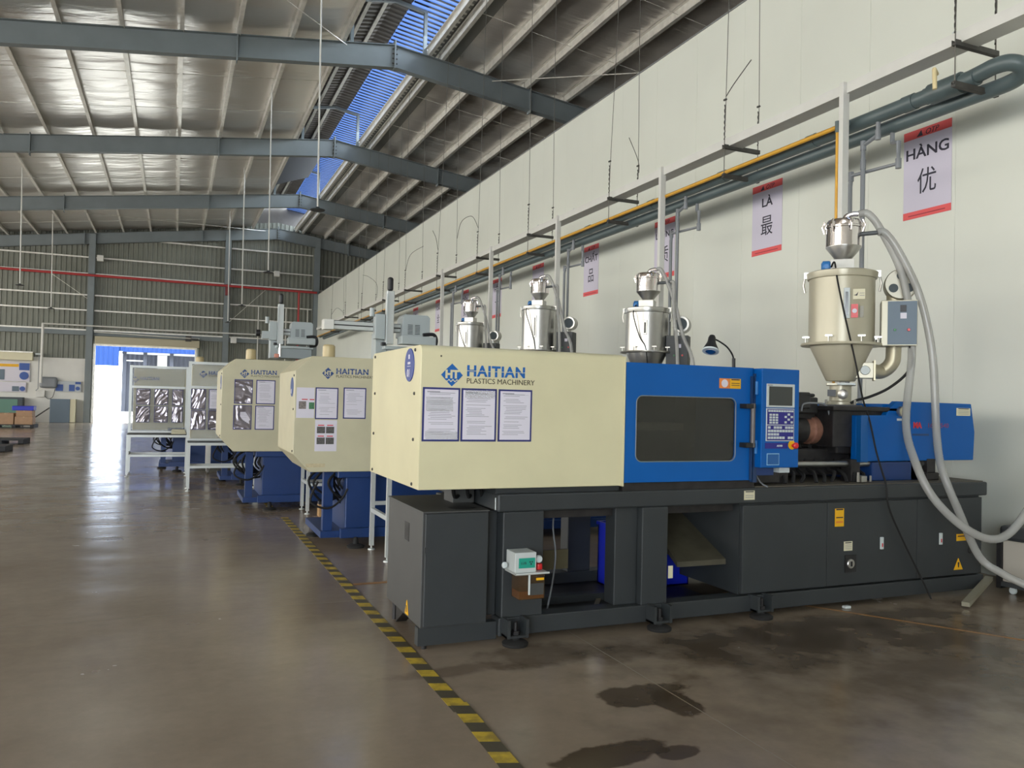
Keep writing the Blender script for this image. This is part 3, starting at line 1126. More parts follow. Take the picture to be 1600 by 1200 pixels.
hole = rrect(3.052, 3.925, 1.195, 1.665, 0.05)
door = obj('safety_door', plate_with_hole([(2.962, 1.045), (4.085, 1.045), (4.085, 1.9), (2.962, 1.9)], hole, F - 0.002, F + 0.03), blue, M1)
obj('window', MB().prism(rrect(3.045, 3.932, 1.188, 1.672, 0.05), 'Y', F + 0.008, F + 0.016), tint, door, label='smoked window')
rim = MB()
hp = rrect(3.05, 3.927, 1.193, 1.667, 0.05)
rim.tube([(p[0], F - 0.003, p[1]) for p in hp + hp[:1]], 0.004, 6)
obj('window_gasket', rim, mat('gasket_grey', (120, 128, 130), 0.4), door)
dtop = obj('door_frame', MB().box(2.962, 4.118, F + 0.03, 6.2, 1.84, 1.905).box(2.962, 3.0, F + 0.03, 6.2, 1.05, 1.84).box(4.08, 4.118, F + 0.03, 6.2, 1.05, 1.84), blue, M1)
obj('back_guard', MB().box(2.962, 4.118, 6.17, 6.2, 1.0, 1.9), blue, M1)
s_ = sticker(3.77, 3.865, 1.74, 1.815, orange, F - .002, (), parent=door)
obj('print', MB().lathe(3.818, 1.777, [(0.03, F - .005), (0.03, F - .0066)], 16, 'Y'), paper, s_)
sticker(3.868, 3.968, 1.74, 1.815, yel, F - .002, ((.84, .95, inkd), (.3, .36, inkd), (.5, .56, inkd)), parent=door)
# things inside the clamp seen dimly through the window
obj('platen', MB().box(3.0, 3.12, 5.15, 6.0, 1.1, 1.78).box(3.55, 3.75, 5.15, 6.0, 1.1, 1.78), soot, M1, bev=0.01)
obj('tie_bar', MB().cyl((2.98, 4.99, 1.445), (3.50, 4.99, 1.445), 0.028, 14), cream, M1, smooth=True)
obj('tie_bar', MB().cyl((2.98, 5.85, 1.7), (4.0, 5.85, 1.7), 0.035, 14), steel, M1, smooth=True)
hd = obj('door_handle', MB().cyl((4.035, F - 0.07, 1.30), (4.035, F - 0.07, 1.63), 0.017, 12), mat('handle_grey', (96, 92, 92), 0.4), M1, smooth=True)
for z in (1.315, 1.61):
    obj('bracket', MB().box(3.965, 4.05, F - 0.085, F, z - .018, z + .018), black, hd, bev=0.003)
obj('door_rail', MB().box(4.086, 4.12, F - 0.02, F + 0.03, 1.03, 1.86).box(4.06, 4.075, F - 0.02, F, 1.05, 1.84), mat('rail_blue_dark', (30, 58, 96), 0.4), M1)
obj('track', MB().box(2.96, 4.13, F + 0.02, F + 0.06, 0.985, 1.04), soot, M1)
obj('guard_skirt', MB().box(2.0, 2.95, F + 0.05, 6.1, 0.985, 1.03), charcoal, M1)
# control pendant
cp = obj('control_panel', MB().box(4.10, 4.462, F - 0.09, F + 0.22, 1.145, 1.9), blue, M1, bev=0.006)
y0 = F - 0.091
bz = obj('screen_bezel', MB().box(4.14, 4.41, y0 - 0.008, y0 + .002, 1.605, 1.785), bezel, cp, bev=0.003)
obj('screen', MB().box(4.16, 4.385, y0 - 0.0095, y0 - .008, 1.62, 1.765), screen, bz)
text('print', 'HAITIAN', 0.012, (4.146, y0 - .009, 1.769), inkg, bz)
kp = obj('keypad', MB().box(4.14, 4.41, y0 - 0.006, y0 + .002, 1.348, 1.598), bezel, cp, bev=0.002)
obj('key_field', MB().box(4.147, 4.403, y0 - 0.0075, y0 - .006, 1.475, 1.591).box(4.147, 4.403, y0 - 0.0075, y0 - .006, 1.355, 1.468), keyb, kp)
ky = MB()


def key(u, v, s1=.018, s2=.015):
    ky.box(4.147 + u - s1 / 2, 4.147 + u + s1 / 2, y0 - .0105, y0 - .0075, 1.591 - v - s2 / 2, 1.591 - v + s2 / 2)


for k in range(10):
    key(.018 + .0245 * k, .013, .02, .014)
for r in range(4):
    for c in range(3):
        key(.03 + .03 * c, .042 + .02 * r, .022, .015)
for (u, v) in ((.205, .038), (.175, .057), (.235, .057), (.205, .077), (.175, .098), (.235, .098)):
    key(u, v, .02, .016)
for r, cols in enumerate(((0, 2, 3, 4, 6, 7, 8), (0, 1, 2, 3, 4, 5, 6, 7, 8), (0, 1, 2, 3), (0, 1, 2, 3, 4, 5, 7, 8))):
    for c in cols:
        key(.018 + .0275 * c, .139 + .026 * r, .022, .018)
obj('keys', ky, keyw, kp, kind='stuff')
obj('key_label', MB().box(4.135, 4.35, y0 - .003, y0 + .001, 1.292, 1.335), keyb, cp)
text('print', 'A5100', 0.02, (4.245, y0 - .004, 1.306), keyw, cp, bold=0.0006)
es = obj('emergency_stop', MB().lathe(4.392, 1.318, [(0.034, y0), (0.034, y0 - .006)], 20, 'Y'), yel, cp, smooth=True)
obj('mushroom', MB().lathe(4.398, 1.316, [(0.012, y0 - .006), (0.014, y0 - .03), (0.024, y0 - .032), (0.024, y0 - .045), (0.016, y0 - .052)], 20, 'Y'), redpl, es, smooth=True)
ld = obj('label_plate', MB().box(4.153, 4.272, y0 - .002, y0 + .001, 1.165, 1.255), mat('label_lightblue', (130, 176, 206), .4), cp, bev=0.001)
obj('print', MB().box(4.159, 4.266, y0 - .003, y0 - .002, 1.171, 1.249), mat('label_blue', (22, 88, 150), .4), ld)
obj('hinge', MB().cyl((4.092, F - .04, 1.7), (4.092, F - .04, 1.8), .012, 8).cyl((4.092, F - .04, 1.25), (4.092, F - .04, 1.35), .012, 8), bluem, cp)
obj('pendant_arm', MB().box(4.12, 4.3, F, F + .3, 1.08, 1.145), navy, M1)
obj('limit_block', MB().box(4.34, 4.44, F - .02, F + .05, 1.10, 1.145), keyw, M1)
obj('pendant_cable', MB().tube(smooth_path([(4.2, F + .1, 1.1), (4.22, F + .05, 1.02), (4.24, F - .01, .99)]), .006, 6), pipe_l, M1)
# injection side
obj('fixed_platen', MB().box(4.12, 4.5, 5.05, 6.05, 1.0, 1.86), soot, M1, bev=0.01)
hy = MB().box(4.5, 4.82, 5.2, 5.7, 1.55, 1.76).box(4.55, 4.68, 5.2, 5.5, 1.76, 1.81).box(4.7, 4.95, 5.2, 5.6, 1.6, 1.74).box(4.82, 5.08, 5.25, 5.6, 1.56, 1.7).box(4.9, 5.0, 5.2, 5.4, 1.7, 1.73)
obj('manifold_block', hy, black, M1, bev=0.012)
br = obj('barrel', MB().lathe(5.36, 1.42, [(0.05, 4.45), (0.05, 4.6), (0.11, 4.62), (0.11, 5.05), (0.125, 5.06), (0.125, 5.12), (0.1, 5.14), (0.1, 5.5)], 28, 'X'), copper, M1, smooth=True)
obj('heater_band', MB().lathe(5.36, 1.42, [(0.118, 4.66), (0.12, 4.67), (0.12, 4.8), (0.118, 4.81)], 28, 'X'), soot, br, smooth=True)
obj('heater_band', MB().lathe(5.36, 1.42, [(0.118, 4.86), (0.12, 4.87), (0.12, 4.98), (0.118, 4.99)], 28, 'X'), soot, br, smooth=True)
obj('guard_loop', MB().tube(smooth_path([(4.85, 5.2, 1.58), (4.87, 5.2, 1.64), (5.0, 5.2, 1.65), (5.12, 5.2, 1.63), (5.17, 5.2, 1.5), (5.18, 5.2, 1.4)]), .008, 6), pipe_l, M1)
obj('hydraulic_block', MB().box(4.85, 5.1, 5.3, 5.6, 1.5, 1.62).box(5.24, 5.45, 5.2, 5.9, 1.22, 1.62).box(4.55, 5.5, 5.3, 5.9, 1.03, 1.26), soot, M1, bev=0.015)
obj('throat_housing', MB().box(5.15, 5.75, 5.15, 5.95, 1.28, 1.60).box(5.1, 5.95, 5.1, 5.95, 1.59, 1.63), soot, M1, bev=0.01)
for yy in (5.15, 5.9):
    obj('guide_rail', MB().cyl((4.5, yy, 1.14), (6.3, yy, 1.14), 0.028, 12), steel, M1, smooth=True)
    for (xa, xb_) in ((4.5, 4.62), (5.3, 5.4), (6.2, 6.3)):
        obj('rail_support', MB().box(xa, xb_, yy - .06, yy + .06, .99, 1.18), soot, M1, bev=.006)
gl = MB()
for k in range(9):
    x = 4.55 + 0.11 * k
    gl.tube(smooth_path([(x, 5.05 + .03 * (k % 3), .995), (x + .02, 5.1, 1.05 + .02 * (k % 2)), (x + .09, 5.25, 1.10), (x + .13, 5.4, 1.3)]), .016, 6)
obj('hydraulic_hoses', gl, rubber, M1, kind='stuff')
obj('fitting', MB().cyl((5.28, 5.0, 1.0), (5.28, 5.0, 1.08), .012, 8).box(5.3, 5.36, 4.98, 5.04, 1.0, 1.05).cyl((5.42, 5.0, 1.0), (5.42, 5.0, 1.05), .01, 8), stain, M1)
obj('carriage_block', MB().box(5.55, 6.1, 5.1, 5.95, .992, 1.155), navy, M1, bev=.01)
obj('carriage_block', MB().box(6.0, 6.15, 5.1, 5.5, .992, 1.16).box(6.15, 6.3, 5.05, 5.3, .992, 1.06), soot, M1, bev=.01)
# blue injection cover (front plate and the body behind)
icp = [(5.36, 1.16), (6.80, 1.165), (6.815, 1.42), (6.765, 1.68), (5.83, 1.685), (5.74, 1.62), (5.70, 1.56), (5.36, 1.555)]
ic = obj('injection_cover', MB().prism(icp, 'Y', 5.1, 5.16), blue, M1, bev=.006)
obj('cover_body', MB().prism([(5.72, 1.2), (6.8, 1.2), (6.76, 1.66), (5.72, 1.66)], 'Y', 5.16, 6.0), blue, ic)
obj('cover_shelf', MB().box(5.36, 5.44, 5.05, 5.1, 1.16, 1.555), mat('blue_edge', (0, 84, 150), .4), ic)
g_ = obj('pressure_gauge', MB().lathe(5.865, 1.598, [(0.042, 5.1), (0.045, 5.09), (0.042, 5.07)], 24, 'Y'), stain, ic, smooth=True)
obj('dial', MB().lathe(5.865, 1.598, [(0.036, 5.068), (0.036, 5.066)], 24, 'Y'), cream, g_)
obj('needle', MB().box(5.86, 5.867, 5.064, 5.066, 1.58, 1.62), inkd, g_)
sticker(5.83, 5.9, 1.515, 1.535, keyw, 5.1, (), parent=ic)
sticker(6.57, 6.75, 1.57, 1.64, cream, 5.1, ((.86, .96, inkd), (.2, .25, inkg), (.4, .45, inkg), (.6, .65, inkg)), parent=ic)
text('lettering', 'MA', 0.068, (6.03, 5.099, 1.455), inkr, ic, bold=0.004)
text('lettering', '1600/540', 0.058, (6.2, 5.099, 1.458), inkrf, ic, bold=0.001, sx=1.25)
sticker(6.02, 6.22, 1.385, 1.403, mat('faded_navy', (38, 66, 110), .5), 5.1, (), name='print', parent=ic)
# lubrication pump on the first post
lp = obj('lubrication_pump', MB().box(2.06, 2.21, F - .17, F - .02, .495, .625), bezel, M1, bev=.004)
obj('pump_face', MB().box(2.085, 2.2, F - .172, F - .17, .525, .59), teal, lp)
text('print', 'LUB', 0.022, (2.1, F - .1725, .55), inkd, lp)
obj('print', MB().box(2.16, 2.168, F - .174, F - .172, .56, .568).box(2.175, 2.183, F - .174, F - .172, .56, .568).box(2.167, 2.176, F - .174, F - .172, .545, .555), inkd, lp)
obj('bracket', MB().box(2.06, 2.29, F - .18, F, .482, .495).cyl((2.06, F - .18, .488), (2.3, F - .18, .488), .007, 8), alu, lp)
obj('dial_gauge', MB().lathe(2.245, .57, [(0.024, F - .12), (0.026, F - .13), (0.022, F - .14)], 18, 'Y'), keyw, lp, smooth=True)
obj('filler_cap', MB().lathe(2.255, F - .11, [(0.024, .5), (0.026, .51), (0.024, .535), (0.01, .54)], 16), redpl, lp, smooth=True)
obj('ring_bolt', MB().lathe(2.03, .53, [(0.02, F - .06), (0.022, F - .07), (0.012, F - .08)], 14, 'Y'), keyw, lp, smooth=True)
obj('tank', MB().box(2.095, 2.28, F - .16, F - .03, .315, .48), oilglass, lp, bev=.006)
obj('oil', MB().box(2.1, 2.275, F - .155, F - .035, .32, .37), oil, lp)
obj('suction_tube', MB().cyl((2.165, F - .165, .35), (2.165, F - .165, .485), .007, 8), keyw, lp)
obj('tank_label', MB().box(2.175, 2.27, F - .1635, F - .16, .345, .42), charcoal_lt, lp)
obj('clip', MB().box(2.215, 2.27, F - .168, F - .16, .44, .455), yel, lp)
# discharge chute and cable inside the open bay
ch = MB()
ch.v += [(3.6, 5.15, .40), (4.3, 5.05, .42), (4.0, 5.75, .72), (3.65, 5.75, .72), (3.6, 5.15, .36), (4.3, 5.05, .38), (4.0, 5.8, .70), (3.65, 5.8, .70)]
ch.f += [(0, 1, 2, 3), (7, 6, 5, 4), (0, 4, 5, 1), (1, 5, 6, 2), (2, 6, 7, 3), (3, 7, 4, 0)]
obj('discharge_chute', ch, mat('dusty_chute', (74, 70, 56), .6, var=.2, scale=9), M1)
obj('hanging_cable', MB().tube(smooth_path([(2.62, 5.3, .82), (2.58, 5.25, .7), (2.58, 5.2, .5), (2.56, 5.2, .3), (2.52, 5.2, .1)]), .007, 6), pipe_l, M1)
cb = MB()
for k in range(7):
    cb.tube(smooth_path([(1.75 + .1 * k, 5.1, 1.02), (1.82 + .1 * k, 5.25, .93), (1.95 + .06 * k, 5.4, .95), (2.1, 5.5, .9)]), .014, 6)
obj('cable_bundle', cb, rubber, M1, kind='stuff')
obj('junction_box', MB().box(1.82, 1.98, 5.3, 5.5, .88, 1.0), charcoal_lt, M1, bev=.004)
obj('tie_rod', MB().cyl((1.99, F + .02, .88), (1.99, F + .02, .96), .004, 6), keyw, M1)

# grey cabinet at the clamp end
cab = thing('electrical_cabinet', 'plain dark grey steel cabinet standing at the left end of the nearest machine', 'cabinet', (1.7, 5.3, 0))
obj('body', MB().box(1.49, 1.94, F + .02, 5.78, .14, .875), charcoal_lt, cab, bev=.004)
obj('door', MB().box(1.505, 1.935, F, F + .02, .15, .87), charcoal, cab, bev=.004)
obj('plinth', MB().box(1.48, 2.02, F + .03, F + .1, .025, .14), charcoal, cab)
obj('rear_block', MB().prism([(5.38, .14), (5.62, .14), (5.62, .0)], 'X', 1.52, 1.6), black, cab)
tp = obj('top', MB().box(1.485, 1.945, F, 5.79, .875, .885), charcoal_lt, cab, bev=.003)
obj('fan_opening', MB().lathe(1.8, 5.05, [(0.09, .884), (0.095, .886), (0.085, .888)], 24), black, tp)
vt = MB()
for k in range(12):
    vt.box(1.486, 1.49, 5.22, 5.33, .645 + .0105 * k, .65 + .0105 * k)
obj('vent_slots', vt, black, cab, kind='stuff')
wt = obj('warning_sign', MB().prism([(5.19, .155), (5.27, .155), (5.23, .25)], 'X', 1.486, 1.49), yel, cab)
obj('print', MB().prism([(5.225, .17), (5.235, .17), (5.237, .215), (5.223, .215)], 'X', 1.484, 1.486), inkd, wt)
for (x, yy) in ((1.53, F + .06), (1.53, 5.7), (1.9, 5.7)):
    obj('foot', MB().cyl((x, yy, 0), (x, yy, .14), .018, 10), soot, cab)
obj('latch', MB().box(1.502, 1.507, F - .004, F + .002, .62, .66), black, cab)


# ================================================================== HOPPER DRYERS AND LOADERS
def hopper(cx, cy, label, zb, z1, z2, R, body, group=None, sticks=True, box_dx=0.95, zbase=1.63, fan=0.15, fx=None, fz=None):
    """zb: throat bottom; z1: lower rim of barrel; z2: top rim"""
    h = thing('hopper_dryer', label, 'hopper', (cx, cy, zbase))
    nk = zb + 0.17
    obj('barrel', MB().lathe(cx, cy, [(R - .004, z1), (R - .004, z2 - .06), (R + .012, z2 - .055), (R + .018, z2 - .03), (R + .02, z2), (R - .01, z2 + .012), (0.02, z2 + .015)], 48), body, h, smooth=True)
    obj('cone', MB().lathe(cx, cy, [(R * .42, nk + .05), (R * .45, nk + .06), (R - .01, z1 - .01), (R - .01, z1)], 48), body, h, smooth=True)
    fl_ = obj('flange', MB().lathe(cx, cy, [(R + .06, z1 - .02), (R + .065, z1 - .012), (R + .06, z1 + .004), (R, z1 + .008)], 48), body, h, smooth=True)
    for a in (200, 250, 300, 340, 20, 110):
        a = math.radians(a)
        px, py = cx + (R + .035) * math.cos(a), cy + (R + .035) * math.sin(a)
        obj('wing_bolt', MB().cyl((px, py, z1 - .01), (px, py, z1 + .05), .007, 8).box(px - .03, px + .03, py - .006, py + .006, z1 + .05, z1 + .064), stain, fl_)
    for sx in (-1, 1):
        obj('toggle_clip', MB().tube([(cx + sx * (R + .03), cy, z2 - .02), (cx + sx * (R + .045), cy, z2 - .1), (cx + sx * (R + .03), cy, z2 - .17)], .01, 6).box(cx + sx * (R + .02) - .02, cx + sx * (R + .02) + .02, cy - .02, cy + .02, z2 - .04, z2 + .02), stain, h)
    sg_ = obj('sight_strip', MB().box(cx + .01, cx + .062, cy - R - .01, cy - R + .03, z1 + .21, z2 - .17), keyw if body is taupe else stain, h, bev=.003)
    obj('glass', MB().box(cx + .025, cx + .047, cy - R - .013, cy - R - .009, z1 + .235, z2 - .205), screen, sg_)
    if sticks:
        q = obj('sticker', MB().box(cx + .085, cx + .185, cy - R * .93 - .002, cy - R * .93 + .002, z2 - .27, z2 - .18), cream, h)
        obj('print', MB().prism([(cx + .09, z2 - .235), (cx + .12, z2 - .24), (cx + .13, z2 - .205), (cx + .112, z2 - .228)], 'Y', cy - R * .93 - .004, cy - R * .93 - .002), inkd, q)
        obj('print', MB().box(cx + .14, cx + .18, cy - R * .93 - .004, cy - R * .93 - .002, z2 - .24, z2 - .236).box(cx + .14, cx + .18, cy - R * .93 - .004, cy - R * .93 - .002, z2 - .22, z2 - .216), inkg, q)
        q = obj('sticker', MB().box(cx + .072, cx + .128, cy - R * .95 - .006, cy - R * .95, z1 + .215, z1 + .335), redpl, h, label='red caution sticker')
        obj('print', MB().lathe(cx + .1, z1 + .275, [(0.02, cy - R * .95 - .0065), (0.02, cy - R * .95 - .008)], 18, 'Y'), paper, q)
        obj('sticker', MB().box(cx + .145, cx + .175, cy - R * .88 - .004, cy - R * .88, z1 + .22, z1 + .32), mat('grey_sticker', (150, 148, 136), .5), h)
    # throat
    th = obj('throat', MB().lathe(cx, cy, [(.10, zb), (.13, zb + .005), (.13, zb + .03), (.095, zb + .04), (.095, nk + .01)], 28), stain if body is not taupe else taupe, h, smooth=True)
    obj('slide_plate', MB().box(cx - .12, cx + .13, cy - .12, cy + .12, nk + .01, nk + .03), taupe, th, bev=.003)
    obj('slide_handle', MB().box(cx - .03, cx + .12, cy - .2, cy - .14, nk + .012, nk + .03), keyw, th)
    obj('cleanout_cap', MB().lathe(cx + .02, zb + .1, [(0.045, cy - .09), (0.045, cy - .12), (0.022, cy - .13)], 18, 'Y'), stain, th, smooth=True)
    obj('magnet', MB().box(cx - .11, cx - .04, cy - .11, cy - .05, zb + .08, zb + .14), black, th)
    for a in (225, 315, 45, 135):
        a = math.radians(a)
        obj('bolt', MB().cyl((cx + .17 * math.cos(a), cy + .17 * math.sin(a), zbase), (cx + .17 * math.cos(a), cy + .17 * math.sin(a), zb + .05), .01, 8), stain, th)
    obj('base_plate', MB().box(cx - .18, cx + .18, cy - .16, cy + .16, zbase, zbase + .015), soot, th)
    # blower on the right: elbow, riser, snail, control box
    bx = cx + (fx if fx else box_dx)
    zf = fz if fz else z2 - .05
    yb_ = cy + .15
    zc = z1 - .24
    el = smooth_path([(cx + R * .55, cy + .02, zc), (cx + R * .9, cy + .05, zc), (bx - .15, yb_, zc + .0), (bx - .07, yb_, zc + .07), (bx - .05, yb_, zc + .2), (bx - .05, yb_, zf - .02)])
    duct = mat('duct_taupe', (186, 178, 152), .42, .45) if body is taupe else stain
    obj('air_duct', MB().tube(el, .066, 20), duct, h, smooth=True)
    obj('duct_flange', MB().box(cx + R * .5 + .13, cx + R * .5 + .145, cy - .08, cy + .15, zc - .09, zc + .09), duct, h)
    ht = obj('duct_box', MB().box(cx + R * .4, cx + R * .5 + .13, cy - .06, cy + .12, zc - .07, zc + .07), taupe if body is taupe else stain, h, bev=.004)
    obj('thermometer', MB().lathe(cx + R * .5 + .06, zc, [(0.04, cy - .06), (0.042, cy - .07), (0.037, cy - .08)], 20, 'Y'), keyw, ht, smooth=True)
    bl = obj('blower', MB().lathe(bx, zf, [(fan * .7, yb_ + .1), (fan, yb_ + .08), (fan, yb_ - .08), (fan * .94, yb_ - .1), (fan * .5, yb_ - .1)], 32, 'Y'), stain if body is not taupe else mat('blower_grey', (178, 174, 158), .4, .3), h, smooth=True)
    if body is taupe:
        for a in (90, 210, 330):
            a = math.radians(a)
            obj('intake_hole', MB().lathe(bx + .075 * math.cos(a), zf + .075 * math.sin(a), [(.034, yb_ - .1), (.04, yb_ - .105)], 16, 'Y'), fanin, bl)
    else:
        obj('intake_mesh', MB().lathe(bx, zf, [(fan * .72, yb_ - .1), (fan * .72, yb_ - .106)], 28, 'Y'), fanin, bl)
    cbx = obj('control_box', MB().box(bx - .17, bx + .12, yb_ - .24, yb_ - .02, zf - .57, zf - .165), taupe if body is taupe else charcoal, h, bev=.004)
    obj('front_plate', MB().box(bx - .12, bx + .115, yb_ - .246, yb_ - .24, zf - .56, zf - .175), slatec if body is taupe else charcoal, cbx)
    obj('display', MB().box(bx - .02, bx + .03, yb_ - .25, yb_ - .246, zf - .27, zf - .21), black, cbx)
    obj('sticker', MB().box(bx - .018, bx + .032, yb_ - .25, yb_ - .246, zf - .33, zf - .28), paper, cbx)
    obj('button', MB().lathe(bx - .06, zf - .43, [(.012, yb_ - .246), (.010, yb_ - .256)], 12, 'Y'), mat('green_button', (30, 120, 60), .4), cbx)
    obj('button', MB().lathe(bx + .05, zf - .43, [(.014, yb_ - .246), (.012, yb_ - .258)], 12, 'Y'), redpl, cbx)
    return h, bx, yb_


def loader(cx, cy, z, R, label):
    """chrome vacuum receiver standing on the hopper lid; z: lid top"""
    l = thing('vacuum_loader', label, 'loader', (cx, cy, z))
    obj('base_box', MB().box(cx - .1, cx + .1, cy - .1, cy + .1, z, z + .105), whitepaint if z < 2.87 else stain, l, bev=.003)
    obj('cone', MB().lathe(cx + .01, cy, [(.07, z + .105), (.075, z + .12), (R, z + .225), (R, z + .23)], 32), stain, l, smooth=True)
    obj('chamber', MB().lathe(cx + .01, cy, [(R, z + .23), (R, z + .395), (R + .008, z + .4), (R + .008, z + .415), (R, z + .42)], 32), chrome, l, smooth=True)
    ld_ = obj('lid', MB().lathe(cx + .01, cy, [(R + .002, z + .42), (R, z + .45), (R * .9, z + .475), (R * .4, z + .49)], 32), chrome, l, smooth=True)
    for a in (180, 235, 290, 345):
        a = math.radians(a)
        px, py = cx + .01 + (R + .01) * math.cos(a), cy + (R + .01) * math.sin(a)
        obj('clamp', MB().tube([(px, py, z + .36), (px + .02 * math.cos(a), py + .02 * math.sin(a), z + .42), (px, py, z + .47)], .009, 6).box(px - .014, px + .014, py - .014, py + .014, z + .4, z + .44), chrome, ld_)
    obj('outlet_elbow', MB().tube(smooth_path([(cx + .02, cy - .03, z + .46), (cx + .03, cy - .03, z + .505), (cx + .08, cy - .03, z + .525), (cx + .13, cy - .03, z + .525)]), .025, 14), chrome, l, smooth=True)
    obj('inlet_pipe', MB().cyl((cx + R - .02, cy - .04, z + .335), (cx + R + .17, cy - .04, z + .345), .02, 14), mat('rubber_grey', (84, 88, 90), .5), l, smooth=True)
    mo = obj('motor', MB().lathe(cy - .05, z + .045, [(.045, cx - .1), (.055, cx - .11), (.055, cx - .165), (.03, cx - .18)], 18, 'X'), bluem, l, smooth=True)
    obj('plug', MB().box(cx - .15, cx - .12, cy - .12, cy - .09, z + .02, z + .06), bluem, mo)
    return l


HP = [(5.63, 5.55, 1.63, 2.20, 2.85, .287, taupe, .155), (5.90, 9.25, 1.75, 2.32, 2.90, .29, stain, .162), (5.80, 12.55, 1.85, 2.50, 3.25, .288, stain, .155), (5.74, 15.85, 1.85, 2.55, 3.24, .285, stain, .152)]
HROT = -math.radians(44)
lbls = ['beige enamelled hopper dryer on the right end of the nearest machine', 'stainless hopper dryer behind the blue door of the nearest machine, second from the right',
        'tall stainless hopper dryer, third from the right, above the beige cover', 'stainless hopper dryer farthest from the camera, lowest in view']
ll = ['polished chrome vacuum loader on the beige hopper, its box base white', 'chrome vacuum loader on the stainless hopper above the blue door', 'chrome vacuum loader on the third hopper, level with the blank poster', 'smallest looking chrome vacuum loader, on the farthest hopper']
for k, (cx, cy, zt_, z1, z2, R, body, lr) in enumerate(HP):
    if k == 0:
        h_ = hopper(cx, cy, lbls[k], 1.64, z1, z2, R, body, fan=.14, fx=.50, fz=2.75)[0]
    else:
        fx, fz = ((.45, 2.70), (.53, 2.98), (.51, 2.98))[k - 1]
        h_ = hopper(cx, cy, lbls[k], zt_, z1, z2, R, body, sticks=False, zbase=1.72, fan=.115, fx=fx, fz=fz)[0]
    h_.rotation_euler.z = HROT
    loader(cx, cy, z2 + .015, lr, ll[k]).rotation_euler.z = HROT

# cables and hoses on machine 1
h1 = [(5.70, 5.43, 3.385), (5.76, 5.38, 3.385), (5.85, 5.32, 3.24), (5.975, 5.20, 2.85), (6.02, 5.14, 2.43), (6.0, 5.10, 2.07), (5.80, 4.98, 1.5), (5.64, 4.75, 1.19), (5.68, 4.62, 0.92), (5.85, 4.5, 0.7), (6.06, 4.4, 0.59), (6.25, 4.35, 0.65), (6.45, 4.3, 0.9), (6.7, 4.34, 1.1), (6.98, 4.42, 1.0), (7.1, 4.48, 0.6)]
t = obj('vacuum_hose', MB().tube(smooth_path(h1, 5), .033, 12), hose_m, smooth=True)
tag(t, 'clear ribbed hose from the top of the near chrome loader, looping low to the right', 'hose')
h2 = [(5.80, 5.31, 3.205), (5.85, 5.27, 3.2), (5.95, 5.20, 3.02), (6.08, 5.09, 2.62), (6.16, 5.02, 2.09), (6.16, 4.97, 1.4), (6.06, 4.83, 1.1), (6.15, 4.74, 0.76), (6.35, 4.7, 0.38), (6.44, 4.56, 0.26), (6.50, 4.38, 0.19), (6.57, 4.1, 0.11), (6.62, 3.8, .05), (6.7, 3.4, .034)]
t = obj('vacuum_hose', MB().tube(smooth_path(h2, 5), .033, 12), hose_m, smooth=True)
tag(t, 'clear hose from the side pipe of the near loader, down to the floor', 'hose')
c1 = [(5.49, 5.54, 2.90), (5.43, 5.44, 2.92), (5.39, 5.36, 2.73), (5.44, 5.31, 2.39), (5.52, 5.28, 2.05), (5.51, 5.18, 1.71), (5.45, 5.04, 1.5), (5.48, 5.0, 1.26), (5.5, 4.95, 1.08), (5.47, 4.885, .99), (5.5, 4.88, .8), (5.64, 4.87, .54), (5.86, 4.87, .21), (5.98, 4.86, .012)]
t = obj('cable', MB().tube(smooth_path(c1, 5), .008, 6), rubber, smooth=True)
tag(t, 'thin black cable from the near blue motor down the nearest machine to the floor', 'cable')
c2 = [(5.62, 5.42, 1.66), (5.66, 5.38, 1.69), (5.75, 5.33, 1.72), (5.86, 5.22, 1.80), (5.96, 5.12, 1.93), (6.0, 5.09, 2.06), (5.99, 5.12, 2.2)]
t = obj('cable', MB().tube(smooth_path(c2, 5), .012, 6), rubber, smooth=True)
tag(t, 'black cable sagging from the control box of the beige hopper to its foot', 'cable')
ex, ey = math.cos(HROT), math.sin(HROT)          # direction the loader pipes point


def hop(cx, cy, pts):
    return [(cx + u * ex + v * ey, cy + u * ey - v * ex, z) for u, v, z in pts]


for k, (cx, cy, zt_, z1, z2, R, body, lr) in enumerate(HP[1:]):
    zt2 = z2 + .54
    nm = ('second', 'third', 'farthest')[k]
    t = obj('vacuum_hose', MB().tube(smooth_path(hop(cx, cy, [(.12, .03, zt2), (.2, .03, zt2 - .03), (.36, .05, zt2 - .4), (.5, .1, zt2 - .9), (.66, .15, zt2 - 1.35), (.7, .2, .95)]), 5), .027, 10), hose_m, smooth=True)
    tag(t, 'clear hose curving down from the top of the %s chrome loader' % nm, 'hose')
    t = obj('vacuum_hose', MB().tube(smooth_path(hop(cx, cy, [(lr + .16, .04, zt2 - .18), (lr + .2, .06, zt2 - .22), (.38, .1, zt2 - .6), (.45, .18, zt2 - 1.2), (.5, .22, .95)]), 5), .025, 10), hose_m, smooth=True)
    tag(t, 'clear hose hanging from the side pipe of the %s chrome loader' % nm, 'hose')
    t = obj('cable', MB().tube(smooth_path(hop(cx, cy, [(-.13, .12, z2 + .05), (-.12, R + .03, z2 - .1), (-.03, R + .02, z2 - .4), (.06, R + .02, z1), (.1, R + .02, 1.75)]), 5), .008, 6), rubber, smooth=True)
    tag(t, 'thin dark cable down the front of the %s stainless hopper' % nm, 'cable')

